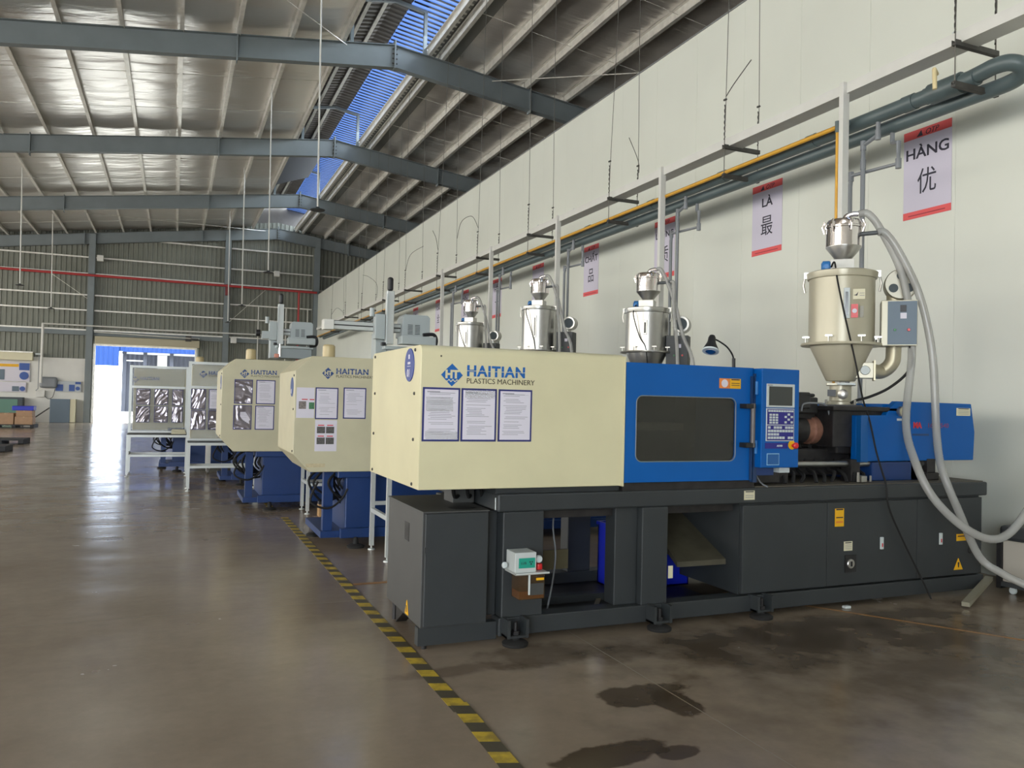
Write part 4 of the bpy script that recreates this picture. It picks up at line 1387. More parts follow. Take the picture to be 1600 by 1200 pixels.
# gooseneck lamp on the nearest machine
lm = thing('gooseneck_lamp', 'black gooseneck lamp with a flared shade clamped on the blue machine top', 'lamp', (4.22, 5.3, 1.905))
obj('clamp', MB().box(4.19, 4.25, 5.27, 5.33, 1.905, 1.925).cyl((4.22, 5.3, 1.92), (4.22, 5.3, 2.0), .014, 10), black, lm)
obj('gooseneck', MB().tube(smooth_path([(4.22, 5.3, 1.95), (4.21, 5.3, 2.02), (4.15, 5.3, 2.09), (4.05, 5.3, 2.14), (4.0, 5.3, 2.145)]), .007, 8), black, lm, smooth=True)
# shade: tilted flare
sh = MB()
ax0 = Vector((4.0, 5.3, 2.155))
ax1 = Vector((3.965, 5.27, 2.045))
pp = [(.022, -.02), (.03, .0), (.032, .03), (.038, .05), (.062, .1), (.064, .112)]
dirv = (ax1 - ax0).normalized()
sh.tube([ax0 + dirv * z for r, z in pp], [r for r, z in pp], 24)
obj('shade', sh, black, lm, smooth=True)
rg = MB().tube([ax0 + dirv * .108, ax0 + dirv * .122], .066, 24)
obj('shade_rim', rg, keyw, lm, smooth=True)
obj('bulb', MB().tube([ax0 + dirv * .1, ax0 + dirv * .125, ax0 + dirv * .14], [.045, .04, .015], 16), chrome, lm, smooth=True)


# ================================================================== STANDS (white legs between machines)
def stand(x0, x1, y0, y1, z, label, bars=True, top=True):
    s_ = thing('steel_stand', label, 'stand', ((x0 + x1) / 2, (y0 + y1) / 2, 0))
    for x in (x0, x1):
        for yy in (y0, y1):
            lg = obj('leg', MB().box(x - .022, x + .022, yy - .022, yy + .022, .045, z), alu, s_)
            obj('foot', MB().lathe(x, yy, [(.04, 0), (.035, .012), (.01, .02), (.01, .05)], 14), alu, lg, smooth=True)
    for yy in (y0, y1):
        obj('rail', MB().box(x0, x1, yy - .02, yy + .02, z - .045, z), alu, s_)
        obj('rail', MB().box(x0, x1, yy - .015, yy + .015, z * .5 - .02, z * .5 + .02), alu, s_)
    for x in (x0, x1):
        obj('rail', MB().box(x - .02, x + .02, y0, y1, z - .045, z), alu, s_)
        obj('rail', MB().box(x - .018, x + .018, y0 + .02, y1 - .02, .40, .445), alu, s_)
    if top:
        obj('table_top', MB().box(x0 - .02, x1 + .02, y0 - .02, y1 + .02, z, z + .012), charcoal, s_)
    return s_


stand(1.98, 3.3, 7.70, 8.38, 0.98, 'white legged stand between the nearest and second machines, beside the grey cabinet', top=True)
stand(1.73, 2.9, 11.14, 11.64, 0.80, 'white legged stand between the second and third machines')
stand(0.26, 1.35, 14.2, 14.62, 0.80, 'white steel table in front of the fourth machine, right of the far one')
stand(-0.78, 0.27, 16.85, 17.55, 0.80, 'farthest white steel table, in front of the leftmost machine')


# ================================================================== MACHINES 2 TO 5
def machine(idx, label, x0, y0, kind, ztop, zlow, cover_m, zc0):
    """kind 'chamfer' or 'cage'. x0: left end of the cover at front depth y0"""
    D_ = 1.3
    m_ = thing('injection_moulding_machine', label, 'machine', (x0 + 2.5, y0 + D_ / 2, 0))
    xb = x0 + (.58 if kind == 'chamfer' else .8)
    if kind == 'chamfer':
        poly = [(x0, zlow + .19), (x0 + .175, zlow), (x0 + 1.75, zlow), (x0 + 1.75, ztop), (x0 + .17, ztop), (x0, ztop - .16)]
        c_ = obj('clamp_cover', MB().prism(poly, 'Y', y0, y0 + D_), cover_m, m_, bev=.008)
        for z in (ztop - .21, 1.47, zlow + .22):
            obj('bolt', MB().lathe(y0 + .05, z, [(0.012, x0), (0.012, x0 - .006), (.006, x0 - .009)], 10, 'X'), rustdark, c_)
        b_ = obj('badge', MB().lathe(y0 + .2, ztop - .33, [(.001, x0 - .006), (.10, x0 - .005), (.105, x0)], 28, 'X'), inkbd, c_, smooth=True, label='blue oval badge with %s' % ('02', '03', '04', '05')[idx])
        text('digits', ('02', '03', '04', '05')[idx], .07, (x0 - .007, y0 + .245, ztop - .4), paper, b_, facing='-X')
    else:
        c_ = obj('clamp_cover', MB().box(x0 + .04, x0 + 1.9, y0 + .06, y0 + D_, zlow, ztop), cover_m, m_, bev=.008)
        # aluminium cage with a clear panel in front of the cover
        for x in (x0, x0 + 1.04, x0 + 1.9):
            obj('frame_bar', MB().box(x - .025, x + .025, y0 - .3, y0 - .25, .8, ztop + .045), alu, m_)
        for z in (.825, 1.725, ztop + .02):
            for (xa, xb_) in ((x0 + .025, x0 + 1.015), (x0 + 1.065, x0 + 1.875)):
                obj('frame_bar', MB().box(xa, xb_, y0 - .297, y0 - .253, z - .022, z + .022), alu, m_)
        for z in (.82, ztop + .02):
            obj('frame_bar', MB().box(x0 - .02, x0 + .02, y0 - .25, y0 + .1, z - .02, z + .02), alu, m_)
        obj('clear_panel', MB().box(x0 + .03, x0 + 1.0, y0 - .285, y0 - .28, .85, 1.7).box(x0 + .03, x0 + 1.0, y0 - .285, y0 - .28, 1.75, ztop), clearp, m_)
    yb_ = y0 + .08
    xe = 6.2
    hx = (5.90, 5.80, 5.74, 5.70)[idx]
    obj('base_frame', MB().box(xb, xe, yb_, yb_ + 1.15, .13, .86), navy, m_, bev=.01)
    obj('bed', MB().box(xb - .1, xe + .06, yb_ - .05, yb_ + 1.2, .74, .9), navy, m_, bev=.01)
    obj('skirt_rail', MB().box(xb - .06, xe + .03, yb_ - .08, yb_ - .0, .1, .2), navy, m_, bev=.004)
    obj('end_post', MB().box(xb - .22, xb - .12, yb_ + .1, yb_ + .2, .12, .8).box(xb - .25, xb, yb_ + .05, yb_ + 1.1, .09, .16), navy, m_)
    for (x, yy) in ((xb + .1, yb_ - .1), (xb - .2, yb_ + .75), (xb + 1.6, yb_ - .1), (xb + 3.2, yb_ - .1), (xb + 4.2, yb_ + 1.1), (xb + 1.6, yb_ + 1.25)):
        ft = obj('levelling_foot', MB().lathe(x, yy, [(0.09, 0.0), (0.095, 0.02), (0.07, 0.035), (0.03, 0.04), (.03, .08), (.02, .11)], 18), rubber, m_, smooth=True)
    hs = MB()
    rnd = random.Random(idx)
    for k in range(12):
        x = xb - .35 + rnd.random() * .45
        yy = yb_ + .1 + rnd.random() * .5
        hs.tube(smooth_path([(x + .1, yy, .82), (x - .1 * rnd.random(), yy - .1, .62 + .1 * rnd.random()), (x + .1, yy, .40 + .12 * rnd.random()), (xb + .1, yy + .1, .45 + .1 * rnd.random())]), .014, 6)
    hs.tube(smooth_path([(xb - .3, yb_, .7), (xb - .38, yb_ - .05, .5), (xb - .2, yb_ - .05, .42), (xb - .05, yb_, .5), (xb + .02, yb_, .62)]), .012, 6)
    obj('hose_bundle', hs, rubber, m_, kind='stuff')
    xd = x0 + 1.75
    obj('safety_door', MB().box(xd, xd + 1.2, y0, y0 + .05, .95, ztop - .12), blue, m_, bev=.006)
    obj('window', MB().box(xd + .12, xd + 1.05, y0 - .004, y0, 1.2, ztop - .35), tint, m_)
    obj('guard_body', MB().box(xd, xd + 1.25, y0 + .05, y0 + D_, .9, ztop - .13), blue, m_, bev=.006)
    obj('control_panel', MB().box(xd + 1.22, xd + 1.58, y0 - .06, y0 + .2, 1.12, 1.85), blue, m_, bev=.006)
    obj('screen', MB().box(xd + 1.27, xd + 1.53, y0 - .068, y0 - .06, 1.56, 1.74), screen, m_)
    obj('keypad', MB().box(xd + 1.27, xd + 1.53, y0 - .068, y0 - .06, 1.3, 1.52), bezel, m_)
    obj('barrel', MB().lathe(y0 + .62, 1.42, [(.06, xd + 1.3), (.12, xd + 1.45), (.12, hx - .25)], 20, 'X'), copper, m_, smooth=True)
    obj('throat_housing', MB().box(hx - .28, hx + .22, y0 + .3, y0 + .95, .9, 1.72), soot, m_, bev=.01)
    obj('injection_cover', MB().prism([(hx - .1, 1.15), (hx + .38, 1.16), (hx + .4, 1.4), (hx + .36, 1.66), (hx - .1, 1.66)], 'Y', y0 + .1, y0 + .28), blue, m_, bev=.01)
    return m_, c_


m2, c2_ = machine(0, 'second injection moulding machine, chamfered beige cover with pictures taped beside two notices', 1.165, 8.56, 'chamfer', 2.035, .81, beige2, 0)
logo(m2, 1.505, 1.857, .062, 8.56, inkbd, beige2, subx=1.0)
y2 = 8.56
f_ = sheet(m2, 1.38, 1.62, 1.37, 1.705, y2, 1, True, 31)
f_ = sheet(m2, 1.675, 1.92, 1.378, 1.712, y2, 1, True, 32)
q = sheet(m2, 1.165 + .02, 1.37, 1.38, 1.70, y2, 9, False, 33)
obj('print', MB().box(1.24, 1.30, y2 - .005, y2 - .003, 1.57, 1.58).box(1.32, 1.37, y2 - .005, y2 - .003, 1.57, 1.58), inkr, q)
obj('picture', MB().box(1.21, 1.285, y2 - .005, y2 - .003, 1.475, 1.555), mat('photo_grey', (120, 112, 108), .5, var=.4, scale=60), q)
obj('picture', MB().box(1.315, 1.37, y2 - .005, y2 - .003, 1.475, 1.545), mat('photo_green', (70, 120, 84), .5, var=.3, scale=60), q)
q = sheet(m2, 1.385, 1.615, 1.03, 1.36, y2, 9, False, 34)
for (a, b) in ((1.405, 1.49), (1.5, 1.585)):
    for (c, d_) in ((1.22, 1.29), (1.105, 1.175)):
        obj('picture', MB().box(a, b, y2 - .005, y2 - .003, c, d_), mat('photo_dark', (84, 82, 80), .5, var=.5, scale=70), q)
        obj('print', MB().box(a + .01, b - .01, y2 - .005, y2 - .003, d_ + .01, d_ + .02), inkr, q)
obj('rust_streak', MB().box(1.3, 1.5, y2 - .001, y2, .86, .9), mat('rub_mark', (196, 182, 146), .5, var=.15, scale=25), m2)

m3, c3_ = machine(1, 'third injection moulding machine, chamfered beige cover with four sleeved notices in two rows', 0.61, 11.7, 'chamfer', 2.11, .82, beige2, 0)
logo(m3, .905, 1.905, .062, 11.7, inkbd, beige2)
y3 = 11.7
for (a, b, c, d_, sl) in ((.775, 1.02, 1.485, 1.825, 1), (1.065, 1.325, 1.485, 1.825, 0), (.77, 1.015, 1.125, 1.465, 1), (1.06, 1.32, 1.125, 1.465, 0)):
    f_ = sheet(m3, a, b, c, d_, y3, 1, True, int(a * 100 + c * 7))
    if sl:
        obj('sleeve', foil_sleeve(f_, a + .01, b - .01, c + .01, d_ - .01, y3, int(a * 50 + c * 9)), sleeve_m, f_, smooth=True)

m4, c4_ = machine(2, 'fourth injection moulding machine, rectangular beige cover in a grey frame with sleeved notices', 0.25, 14.95, 'cage', 2.12, .80, beige2, 0)
logo(m4, .46, 1.95, .062, 14.65, inkbd, beige2, sub=True)
y4 = 14.65
for (a, b, c, d_, sl) in ((.275, .51, 1.35, 1.695, 1), (.56, .80, 1.35, 1.695, 0), (.28, .515, 1.0, 1.335, 1), (.56, .80, 1.0, 1.335, 1)):
    f_ = sheet(m4, a, b, c, d_, y4, 1, True, int(a * 100 + c * 17))
    if sl:
        obj('sleeve', foil_sleeve(f_, a + .01, b - .01, c + .01, d_ - .01, y4, int(a * 90 + c * 9)), sleeve_m, f_, smooth=True)

m5, c5_ = machine(3, 'leftmost and farthest injection moulding machine, faded cover in a grey frame beside the bright door', -0.79, 17.85, 'cage', 2.11, .85, beige2, 0)
logo(m5, -.71, 1.87, .062, 17.55, mat('faded_brand', (120, 130, 160), .5), beige2, sub=False)
y5 = 17.55
for (a, b, c, d_, sl) in ((-.68, -.43, 1.37, 1.69, 1), (-.35, -.10, 1.37, 1.69, 1), (-.68, -.43, 1.02, 1.34, 1), (-.35, -.10, 1.02, 1.34, 1), (-.02, .18, 1.37, 1.69, 1), (-.02, .18, 1.02, 1.34, 1)):
    f_ = sheet(m5, a, b, c, d_, y5, 1, True, int(a * 100 + c * 27))
    obj('sleeve', foil_sleeve(f_, a + .01, b - .01, c + .01, d_ - .01, y5, int(a * 70 + c * 9) % 97), sleeve_m, f_, smooth=True)
st = thing('paper_stack', 'small stack of cream papers on the farthest table', 'papers', (.1, 17.2, .812))
for k in range(4):
    obj('sheet_bundle', MB().box(-.02 + .01 * (k % 2), .25 - .01 * k, 17.0, 17.3, .812 + .022 * k, .831 + .022 * k), cream, st)

# amber beacons on machines 2, 3 and 4
for (x, yy, z, lb) in ((2.19, 9.0, 2.035, 'cream warning beacon on the second machine, beside the robot base'), (1.02, 12.15, 2.11, 'cream warning beacon on top of the third machine'), (.42, 15.6, 2.12, 'cream warning beacon on top of the fourth machine')):
    if x > 2:
        x, yy = 1.62, 9.2
    b_ = thing('beacon', lb, 'beacon', (x, yy, z))
    obj('foot', MB().lathe(x, yy, [(.05, z), (.055, z + .015), (.05, z + .02)], 16), rustdark, b_, smooth=True)
    obj('lens', MB().lathe(x, yy, [(.072, z + .02), (.070, z + .15), (.055, z + .168), (.02, z + .17)], 20), beacon, b_, smooth=True)


# ================================================================== TAKE-OUT ROBOTS
def robot(ox, oy, oz, label, s=1.0, gripper=False):
    """ox,oy: vertical arm position, oz: cover top"""
    r = thing('takeout_robot', label, 'robot', (ox, oy, oz))
    b = lambda x0, x1, y0, y1, z0, z1: (ox + x0 * s, ox + x1 * s, oy + y0 * s, oy + y1 * s, oz + z0 * s, oz + z1 * s)

    def bx(name, q, m_, bev=.006, par=r):
        return obj(name, MB().box(*b(*q)), m_, par, bev=bev)
    bx('pedestal', (-.14, .0, .12, .34, .0, .36), grayrob)
    bx('base_plate', (-.06, .52, -.02, .36, .16, .2), grayrob)
    bx('base_side', (.0, .5, .0, .3, .0, .16), mat('robot_shadow_grey', (140, 148, 150), .5))
    lx = .12 if gripper else -.66
    bx('traverse_beam', (lx if not gripper else -.1, .28, .14, .26, .38, .48), alu)
    bx('beam_slot', (min(lx, 0) if not gripper else -.08, .24, .134, .14, .425, .438), black, 0)
    bx('beam_slot', (min(lx, 0) if not gripper else -.08, .24, .16, .24, .48, .486), charcoal, 0)
    if not gripper:
        bx('end_cap', (-.76, -.64, .12, .28, .37, .49), whitepaint)
    v = bx('vertical_arm', (-.045, .045, -.02, .07, .22, .86), alu)
    bx('arm_rail', (-.05, -.038, -.04, -.02, .24, .82), keyw, 0, v)
    obj('arm_cap', MB().box(*b(-.035, .035, -.01, .06, .86, 1.03)), black, v, bev=.03, seg=4)
    bx('carriage', (-.17, -.05, .02, .14, .28, .58), grayrob)
    obj('motor', MB().cyl((ox - .2 * s, oy + .08 * s, oz + .55 * s), (ox - .2 * s, oy + .08 * s, oz + .65 * s), .03 * s, 12), grayrob, r, smooth=True)
    hsg = MB().prism([(ox + .16 * s, oz + .32 * s), (ox + .52 * s, oz + .32 * s), (ox + .52 * s, oz + .57 * s), (ox + .49 * s, oz + .6 * s), (ox + .2 * s, oz + .6 * s), (ox + .18 * s, oz + .56 * s)], 'Y', oy + .06 * s, oy + .34 * s)
    hh = obj('housing', hsg, grayrob, r, bev=.008)
    vm = MB()
    for c in range(2):
        for k in range(7):
            vm.box(*b(.24 + .09 * c, .3 + .09 * c, .055, .06, .36 + .018 * k, .367 + .018 * k))
    obj('vent_slots', vm, charcoal, hh, kind='stuff')
    bx('cross_arm', (.1, .52, -.2, .02, .22, .32), grayrob)
    obj('cable_chain', MB().tube(smooth_path([(ox + .4 * s, oy - .05 * s, oz + .35 * s), (ox + .53 * s, oy - .05 * s, oz + .36 * s), (ox + .57 * s, oy - .05 * s, oz + .3 * s), (ox + .55 * s, oy - .05 * s, oz + .22 * s), (ox + .45 * s, oy - .05 * s, oz + .2 * s)]), .022 * s, 8), black, r)
    bx('valve', (-.1, -.05, -.03, .03, .2, .24), black)
    if gripper:
        g = obj('gripper', MB().cyl((ox, oy, oz + .02), (ox, oy, oz + .22 * s), .022, 10), chrome, r, smooth=True)
        obj('suction_pad', MB().box(ox - .08, ox - .02, oy - .04, oy + .02, oz + .0, oz + .06), mat('pink_pad', (210, 140, 120), .5), g, bev=.01)
        bx('tail_motor', (-.28, -.16, .02, .14, .30, .42), grayrob)
        obj('tail_cap', MB().cyl((ox - .34, oy + .08, oz + .36), (ox - .28, oy + .08, oz + .36), .05, 14), black, r, smooth=True)
    return r


robot(2.36, 9.35, 2.035, 'grey take-out robot with tall white arm on the second machine, behind the nearest cover', 1.0)
robot(1.43, 12.2, 2.17, 'grey take-out robot with gripper hanging over the third machine', .93, True)

# ================================================================== TRAY, PIPES, HANGERS
tr = MB()
tr.box(6.4, 6.412, 1.5, 40, 4.92, 5.03).box(6.412, 6.62, 1.5, 40, 4.92, 4.93).box(6.61, 6.62, 1.5, 40, 4.93, 5.03)
t = obj('cable_tray', tr, whitepaint)
tag(t, 'long white cable tray hung along the white wall', 'tray')
for k, yy in enumerate((5.03, 6.35, 9.75, 12.5, 14.0)):
    obj('edge_bracket', MB().box(6.41, 6.5, yy, yy + .03, 4.99, 5.05), alu, t)
for k, yy in enumerate((6.31, 9.70, 13.08, 16.42, 19.9)):
    nm = ('beside the yellow drop pipe, nearest', 'second from right, crossing the poster LƯỢNG', 'third from the right', 'fourth from the right', 'farthest to the left')[k]
    t = thing('riser_duct', 'white riser duct from the tray, %s' % nm, 'duct', (6.43, yy, 0))
    obj('duct', MB().box(6.355, 6.44, yy - .03, yy + .03, 0.0, 5.035), whitepaint, t, bev=.003)
    obj('bracket', MB().box(6.44, 6.56, yy - .03, yy - .02, 5.0, 5.02).box(6.5, 6.51, yy - .03, yy - .02, 4.96, 5.06), alu, t)
HY = (4.98, 8.23, 11.15, 14.33, 17.2, 20.25, 23.45, 26.2, 29.5, 32.6, 35.7)
ords = ('first', 'second', 'third', 'fourth', 'fifth', 'sixth', 'seventh', 'eighth', 'ninth', 'tenth', 'eleventh')
curl = {1: [(6.36, 0, 5.55), (6.5, 0.02, 5.75), (6.75, 0, 6.1)], 2: [(6.9, 0, 5.4), (6.88, 0, 5.6), (6.7, 0, 5.95)], 4: [(6.36, 0, 5.6), (6.2, 0, 5.85), (5.95, 0, 5.7), (5.85, 0, 5.3)], 5: [(6.36, 0, 5.6), (6.3, 0, 5.9), (6.2, 0, 6.1)],
        6: [(6.36, 0, 5.5), (6.5, 0, 6.0), (6.9, 0, 6.3)], 8: [(6.36, 0, 6.2), (6.6, 0, 6.15), (6.9, 0, 5.9), (6.92, 0, 5.4)], 10: [(6.36, 0, 5.3), (6.6, 0, 5.6), (6.9, 0, 5.4)]}
for k, yy in enumerate(HY):
    hg = thing('pipe_hanger', 'dark steel hanger bars on two wires, %s from the right along the tray' % ords[k], 'hanger', (6.6, yy, 4.6))
    for z in (4.905, 4.53):
        c_ = MB().box(6.33, 6.9, yy - .02, yy + .02, z - .02, z + .002).box(6.33, 6.9, yy - .022, yy - .018, z - .02, z + .03).box(6.33, 6.9, yy + .018, yy + .022, z - .02, z + .03)
        obj('channel', c_, rustdark, hg)
    wm = MB()
    for (x, xt) in ((6.35, 6.35 + .1 * ((k % 3) - .2)), (6.88, 6.88 - .03)):
        wm.cyl((x, yy, 4.52), (x, yy, 5.05), .006, 6)
        wm.tube([(x, yy, 5.0), (x + .01, yy, 5.4), ((x + xt) / 2, yy, 7.5), (xt, yy, roofz(xt) + .02)], .005, 6)
    obj('wire', wm, mat('wire_grey', (110, 108, 102), .5, .5), hg)
    tw = MB()
    for x in (6.35, 6.88):
        for j in range(6):
            z = 5.0 + .075 * j
            tw.tube([(x - .008, yy, z), (x + .01, yy + .008, z + .035), (x - .008, yy, z + .07)], .008, 5)
        tw.cyl((x - .02, yy, 4.55), (x + .02, yy, 4.56), .014, 6).cyl((x - .02, yy, 5.5), (x + .02, yy, 5.52), .014, 6)
    obj('turnbuckle', tw, rustdark, hg)
    if k in curl:
        obj('loose_wire', MB().tube(smooth_path([(a, yy + b, c) for a, b, c in curl[k]]), .006, 6), rustdark, hg)

GP = thing('drain_pipe', 'large grey-green plastic pipe run under the tray, ending in a return bend', 'pipe', (6.62, 20, 4.55))
run = MB().tube([(6.6, 5.05, 4.64), (6.6, 40, 4.62)], .072, 16)
obj('run', run, pipe_g, GP, smooth=True)
obj('run', MB().tube([(6.78, 5.0, 4.55), (6.78, 40, 4.55)], .072, 16), pipe_g, GP, smooth=True)
obj('return_bend', MB().tube(smooth_path([(6.6, 5.1, 4.64), (6.6, 4.9, 4.66), (6.6, 4.78, 4.67), (6.62, 4.66, 4.66), (6.69, 4.60, 4.62), (6.76, 4.66, 4.57), (6.78, 4.8, 4.55), (6.78, 5.05, 4.55)]), .072, 16), pipe_g, GP, smooth=True)
for yy in (4.95, 5.35, 5.6, 6.9, 8.5, 10.2, 12.2):
    obj('coupling', MB().cyl((6.6, yy, 4.64), (6.6, yy + .13, 4.64), .08, 18), pipe_g, GP, smooth=True)
t = obj('coupling', MB().cyl((6.6, 5.1, 4.64), (6.6, 5.42, 4.64), .1, 18), pipe_g, GP, smooth=True)
GY = thing('gas_pipe', 'thin yellow gas pipe along the tray with a drop behind the beige hopper', 'pipe', (6.45, 20, 4.55))
obj('run', MB().tube([(6.45, 6.42, 4.62), (6.45, 40, 4.60)], .024, 12), gasy, GY, smooth=True)
obj('drop', MB().tube([(6.36, 6.36, 4.58), (6.36, 6.36, 1.2)], .017, 10), gasy, GY, smooth=True)
obj('tee', MB().cyl((6.45, 6.3, 4.62), (6.45, 6.45, 4.62), .032, 12).cyl((6.36, 6.36, 4.62), (6.46, 6.36, 4.62), .026, 10).cyl((6.36, 6.36, 4.52), (6.36, 6.36, 4.64), .026, 10), pipe_g, GY, smooth=True)
vv = obj('tap', MB().tube([(6.44, 5.24, 4.74), (6.36, 5.2, 4.755), (6.35, 5.19, 4.73), (6.345, 5.18, 4.58), (6.345, 5.18, 4.56)], .02, 10), creamv, smooth=True)
tag(vv, 'small cream plastic tap on the big grey-green pipe near the return bend', 'valve')
for k, yy in enumerate((6.05, 9.4, 12.85, 16.2, 19.4)):
    nm = ('beside the yellow drop pipe', 'in front of the poster reading LƯỢNG', 'left of the poster reading CHẤT', 'right of the poster reading HẾT', 'farthest, at the left')[k]
    t = thing('water_pipes', 'pair of grey plastic drop pipes with elbows %s' % nm, 'pipes', (6.62, yy, 0))
    obj('pipe', MB().tube([(6.6, yy, 4.6), (6.6, yy, 4.44), (6.6, yy + .19, 4.38), (6.6, yy + .19, 4.2), (6.6, yy + .19, 0.0)], .024, 10), pipe_l, t)
    obj('pipe', MB().tube([(6.78, yy - .02, 4.5), (6.78, yy - .02, 4.38), (6.72, yy - .15, 4.34), (6.72, yy - .15, 4.12), (6.62, yy + .36, 4.11), (6.62, yy + .38, 4.0), (6.62, yy + .38, 0.0)], .024, 10), pipe_l, t)
    for p in ((6.6, yy + .19, 4.38), (6.6, yy + .19, 4.18), (6.72, yy - .15, 4.12), (6.62, yy + .37, 4.1), (6.6, yy, 4.44)):
        obj('elbow', MB().cyl((p[0], p[1], p[2] - .05), (p[0], p[1], p[2] + .05), .03, 10), pipe_l, t)

# ================================================================== POSTERS
POST = [(6.205, 'HÀNG', '优', .0), (8.755, 'LÀ', '最', 0), (11.26, 'LƯỢNG', '质', 0), (13.81, 'CHẤT', '品', 0), (16.3, '', '', 0), (18.78, 'HẾT', '一', 0), (21.2, 'TRÊN', '第', 0), (23.65, 'TOÀN', '全', 0), (26.2, 'AN', '安', 0)]
for (yc, w, g, _) in POST:
    lab = 'poster reading %s above a Chinese character, red bands top and bottom' % w if w else 'blank lilac poster with red bands, behind the third chrome loader'
    p = thing('wall_poster', lab, 'poster', (WX - .004, yc, 3.73))
    obj('sheet', MB().box(WX - .006, WX - .002, yc - .3, yc + .3, 3.735, 4.72), lilac, p)
    obj('band', MB().box(WX - .008, WX - .006, yc - .3, yc + .3, 4.625, 4.72), redband, p)
    obj('band', MB().box(WX - .008, WX - .006, yc - .3, yc + .3, 3.735, 3.815), redband, p)
    text('lettering', '▲ OTP', .085, (WX - .009, yc, 4.637), inkd, p, facing='-X', shear=.3, align='CENTER')
    obj('print', MB().box(WX - .009, WX - .008, yc - .23, yc + .23, 3.765, 3.775), mat('band_ink', (150, 50, 60), .6), p)
    if w:
        text('lettering', w, .17 if len(w) < 5 else .135, (WX - .007, yc, 4.40 if len(w) < 5 else 4.42), inkd, p, facing='-X', bold=.003, align='CENTER', sx=1.12)
        text('lettering', g, .3, (WX - .007, yc, 4.02), inkd, p, facing='-X', align='CENTER', sx=.85)

# ================================================================== HANGING ROD FITTINGS, RED PIPE, CLUTTER ON THE FAR WALL
RD = [(2.5, 15.9, 5.28, 'nearest'), (2.45, 24.3, 5.22, 'second'), (2.42, 33.7, 5.2, 'third'), (2.37, 41.9, 5.2, 'farthest'), (-5.28, 33.7, 5.42, 'nearer of the two at far left'), (-5.3, 41.9, 5.38, 'farther of the two at far left')]
for (x, yy, z, nm) in RD:
    t = thing('lamp_pendant', 'long thin pale conduit with a small round fitting, %s' % nm, 'lamp', (x, yy, z))
    obj('conduit', MB().cyl((x, yy, z + .04), (x - .06, yy, roofz(x) + .02), .022 if yy > 30 else .017, 8), whitepaint, t)
    obj('fitting', MB().lathe(x, yy, [(.14, z), (.15, z + .015), (.05, z + .04), (.03, z + .07)], 18), charcoal, t, smooth=True)
FP = thing('fire_pipe', 'red fire water pipe across the far wall with one drop', 'pipe', (0, YF - .5, 7.6))
obj('run', MB().cyl((-21.5, YF - .55, 7.72), (7.4, YF - .55, 7.60), .065, 12), redp, FP, smooth=True)
obj('drop', MB().cyl((6.4, YF - .55, 7.6), (6.4, YF - .55, 1.0), .055, 12), redp, FP, smooth=True)
obj('bracket', MB().box(2.45, 2.65, YF - .6, YF - .4, 7.1, 7.7), mat('red_dark', (120, 44, 44), .5), FP)
cp_ = thing('cable_conduit', 'thin grey conduit across the far wall above the door', 'conduit', (0, YF - 1, 5.0))
obj('run', MB().tube([(-6.25, YF - .6, 5.02), (-2.3, YF - .6, 5.02), (-1.2, YF - .6, 4.98), (4.9, YF - .6, 5.02)], .035, 8), whitepaint, cp_)
obj('run', MB().tube([(-6.2, YF - .6, 5.0), (-6.2, YF - .6, 2.0)], .06, 10), whitepaint, cp_)
for k, (x, z, lb) in enumerate(((-3.72, 8.56, 'small white box high on the far wall, left column'), (5.15, 8.5, 'small white box high on the far wall, right of centre'), (2.95, 4.62, 'small white box on the far wall right of the door'))):
    t = obj('wall_box', MB().box(x - .15, x + .15, YF - .7, YF - .45, z - .15, z + .15), whitepaint, bev=.02)  # plain white boxes on the far wall
    tag(t, lb, 'light')
for k, (x, lb) in enumerate(((4.25, 'left'), (5.75, 'middle'), (6.95, 'right'))):
    t = obj('downpipe', MB().cyl((x, YF - .3, 3.2), (x, YF - .3, 6.66), .03, 8), whitepaint)
    tag(t, 'pale vertical rod on the far wall cladding, %s of three' % lb, 'rod')
jb = thing('junction_box', 'round grey junction box on the low white wall below the pale conduit', 'box', (-5.95, YF - .3, 1.5))
obj('drum', MB().box(-6.3, -5.5, YF - .42, YF - .13, 1.75, 2.32), pipe_l, jb, bev=.12, seg=4)
obj('small_box', MB().box(-6.45, -6.05, YF - .3, YF - .13, 1.28, 1.62), whitepaint, jb, bev=.01)
obj('cable', MB().tube(smooth_path([(-6.1, YF - .25, 1.4), (-5.9, YF - .25, 1.2), (-5.7, YF - .25, 1.3), (-5.6, YF - .25, 1.7)]), .015, 6), rustdark, jb)
sw = obj('switch_lamp', MB().box(-6.5, -6.25, YF - .5, YF - .3, 3.42, 3.5), keyw, bev=.01)
tag(sw, 'small bright lamp on the low white wall, left of the far door', 'light')
t = obj('lamp_wire', MB().tube([(-6.35, YF - .35, 3.4), (-6.35, YF - .35, 1.7), (-6.45, YF - .35, 1.6)], .02, 6), pipe_l)
tag(t, 'thin grey wire under the small lamp on the low wall', 'wire')
# notice boards on the low wall
nb = thing('notice_board', 'big notice board with blue pictures and round emblem at the far left edge', 'board', (-8.2, YF - .2, 1.7))
obj('panel', MB().box(-10.0, -6.75, YF - .2, YF - .15, 2.05, 3.0), paper, nb)
obj('stripe', MB().box(-10.0, -7.25, YF - .22, YF - .2, 2.78, 2.92), yel, nb)
obj('picture', MB().box(-9.9, -8.4, YF - .22, YF - .2, 2.12, 2.64), blankb, nb)
obj('picture', MB().box(-8.35, -7.85, YF - .22, YF - .2, 2.12, 2.64), slatec, nb)
obj('header', MB().box(-7.22, -6.78, YF - .22, YF - .2, 2.62, 2.98), blankb, nb)
obj('emblem', MB().lathe(-7.0, 2.34, [(.2, YF - .2), (.2, YF - .23)], 24, 'Y'), blankb, nb)
nb2 = thing('notice_board', 'smaller notice board under the big one at the far left', 'board', (-7.5, YF - .2, 1.5))
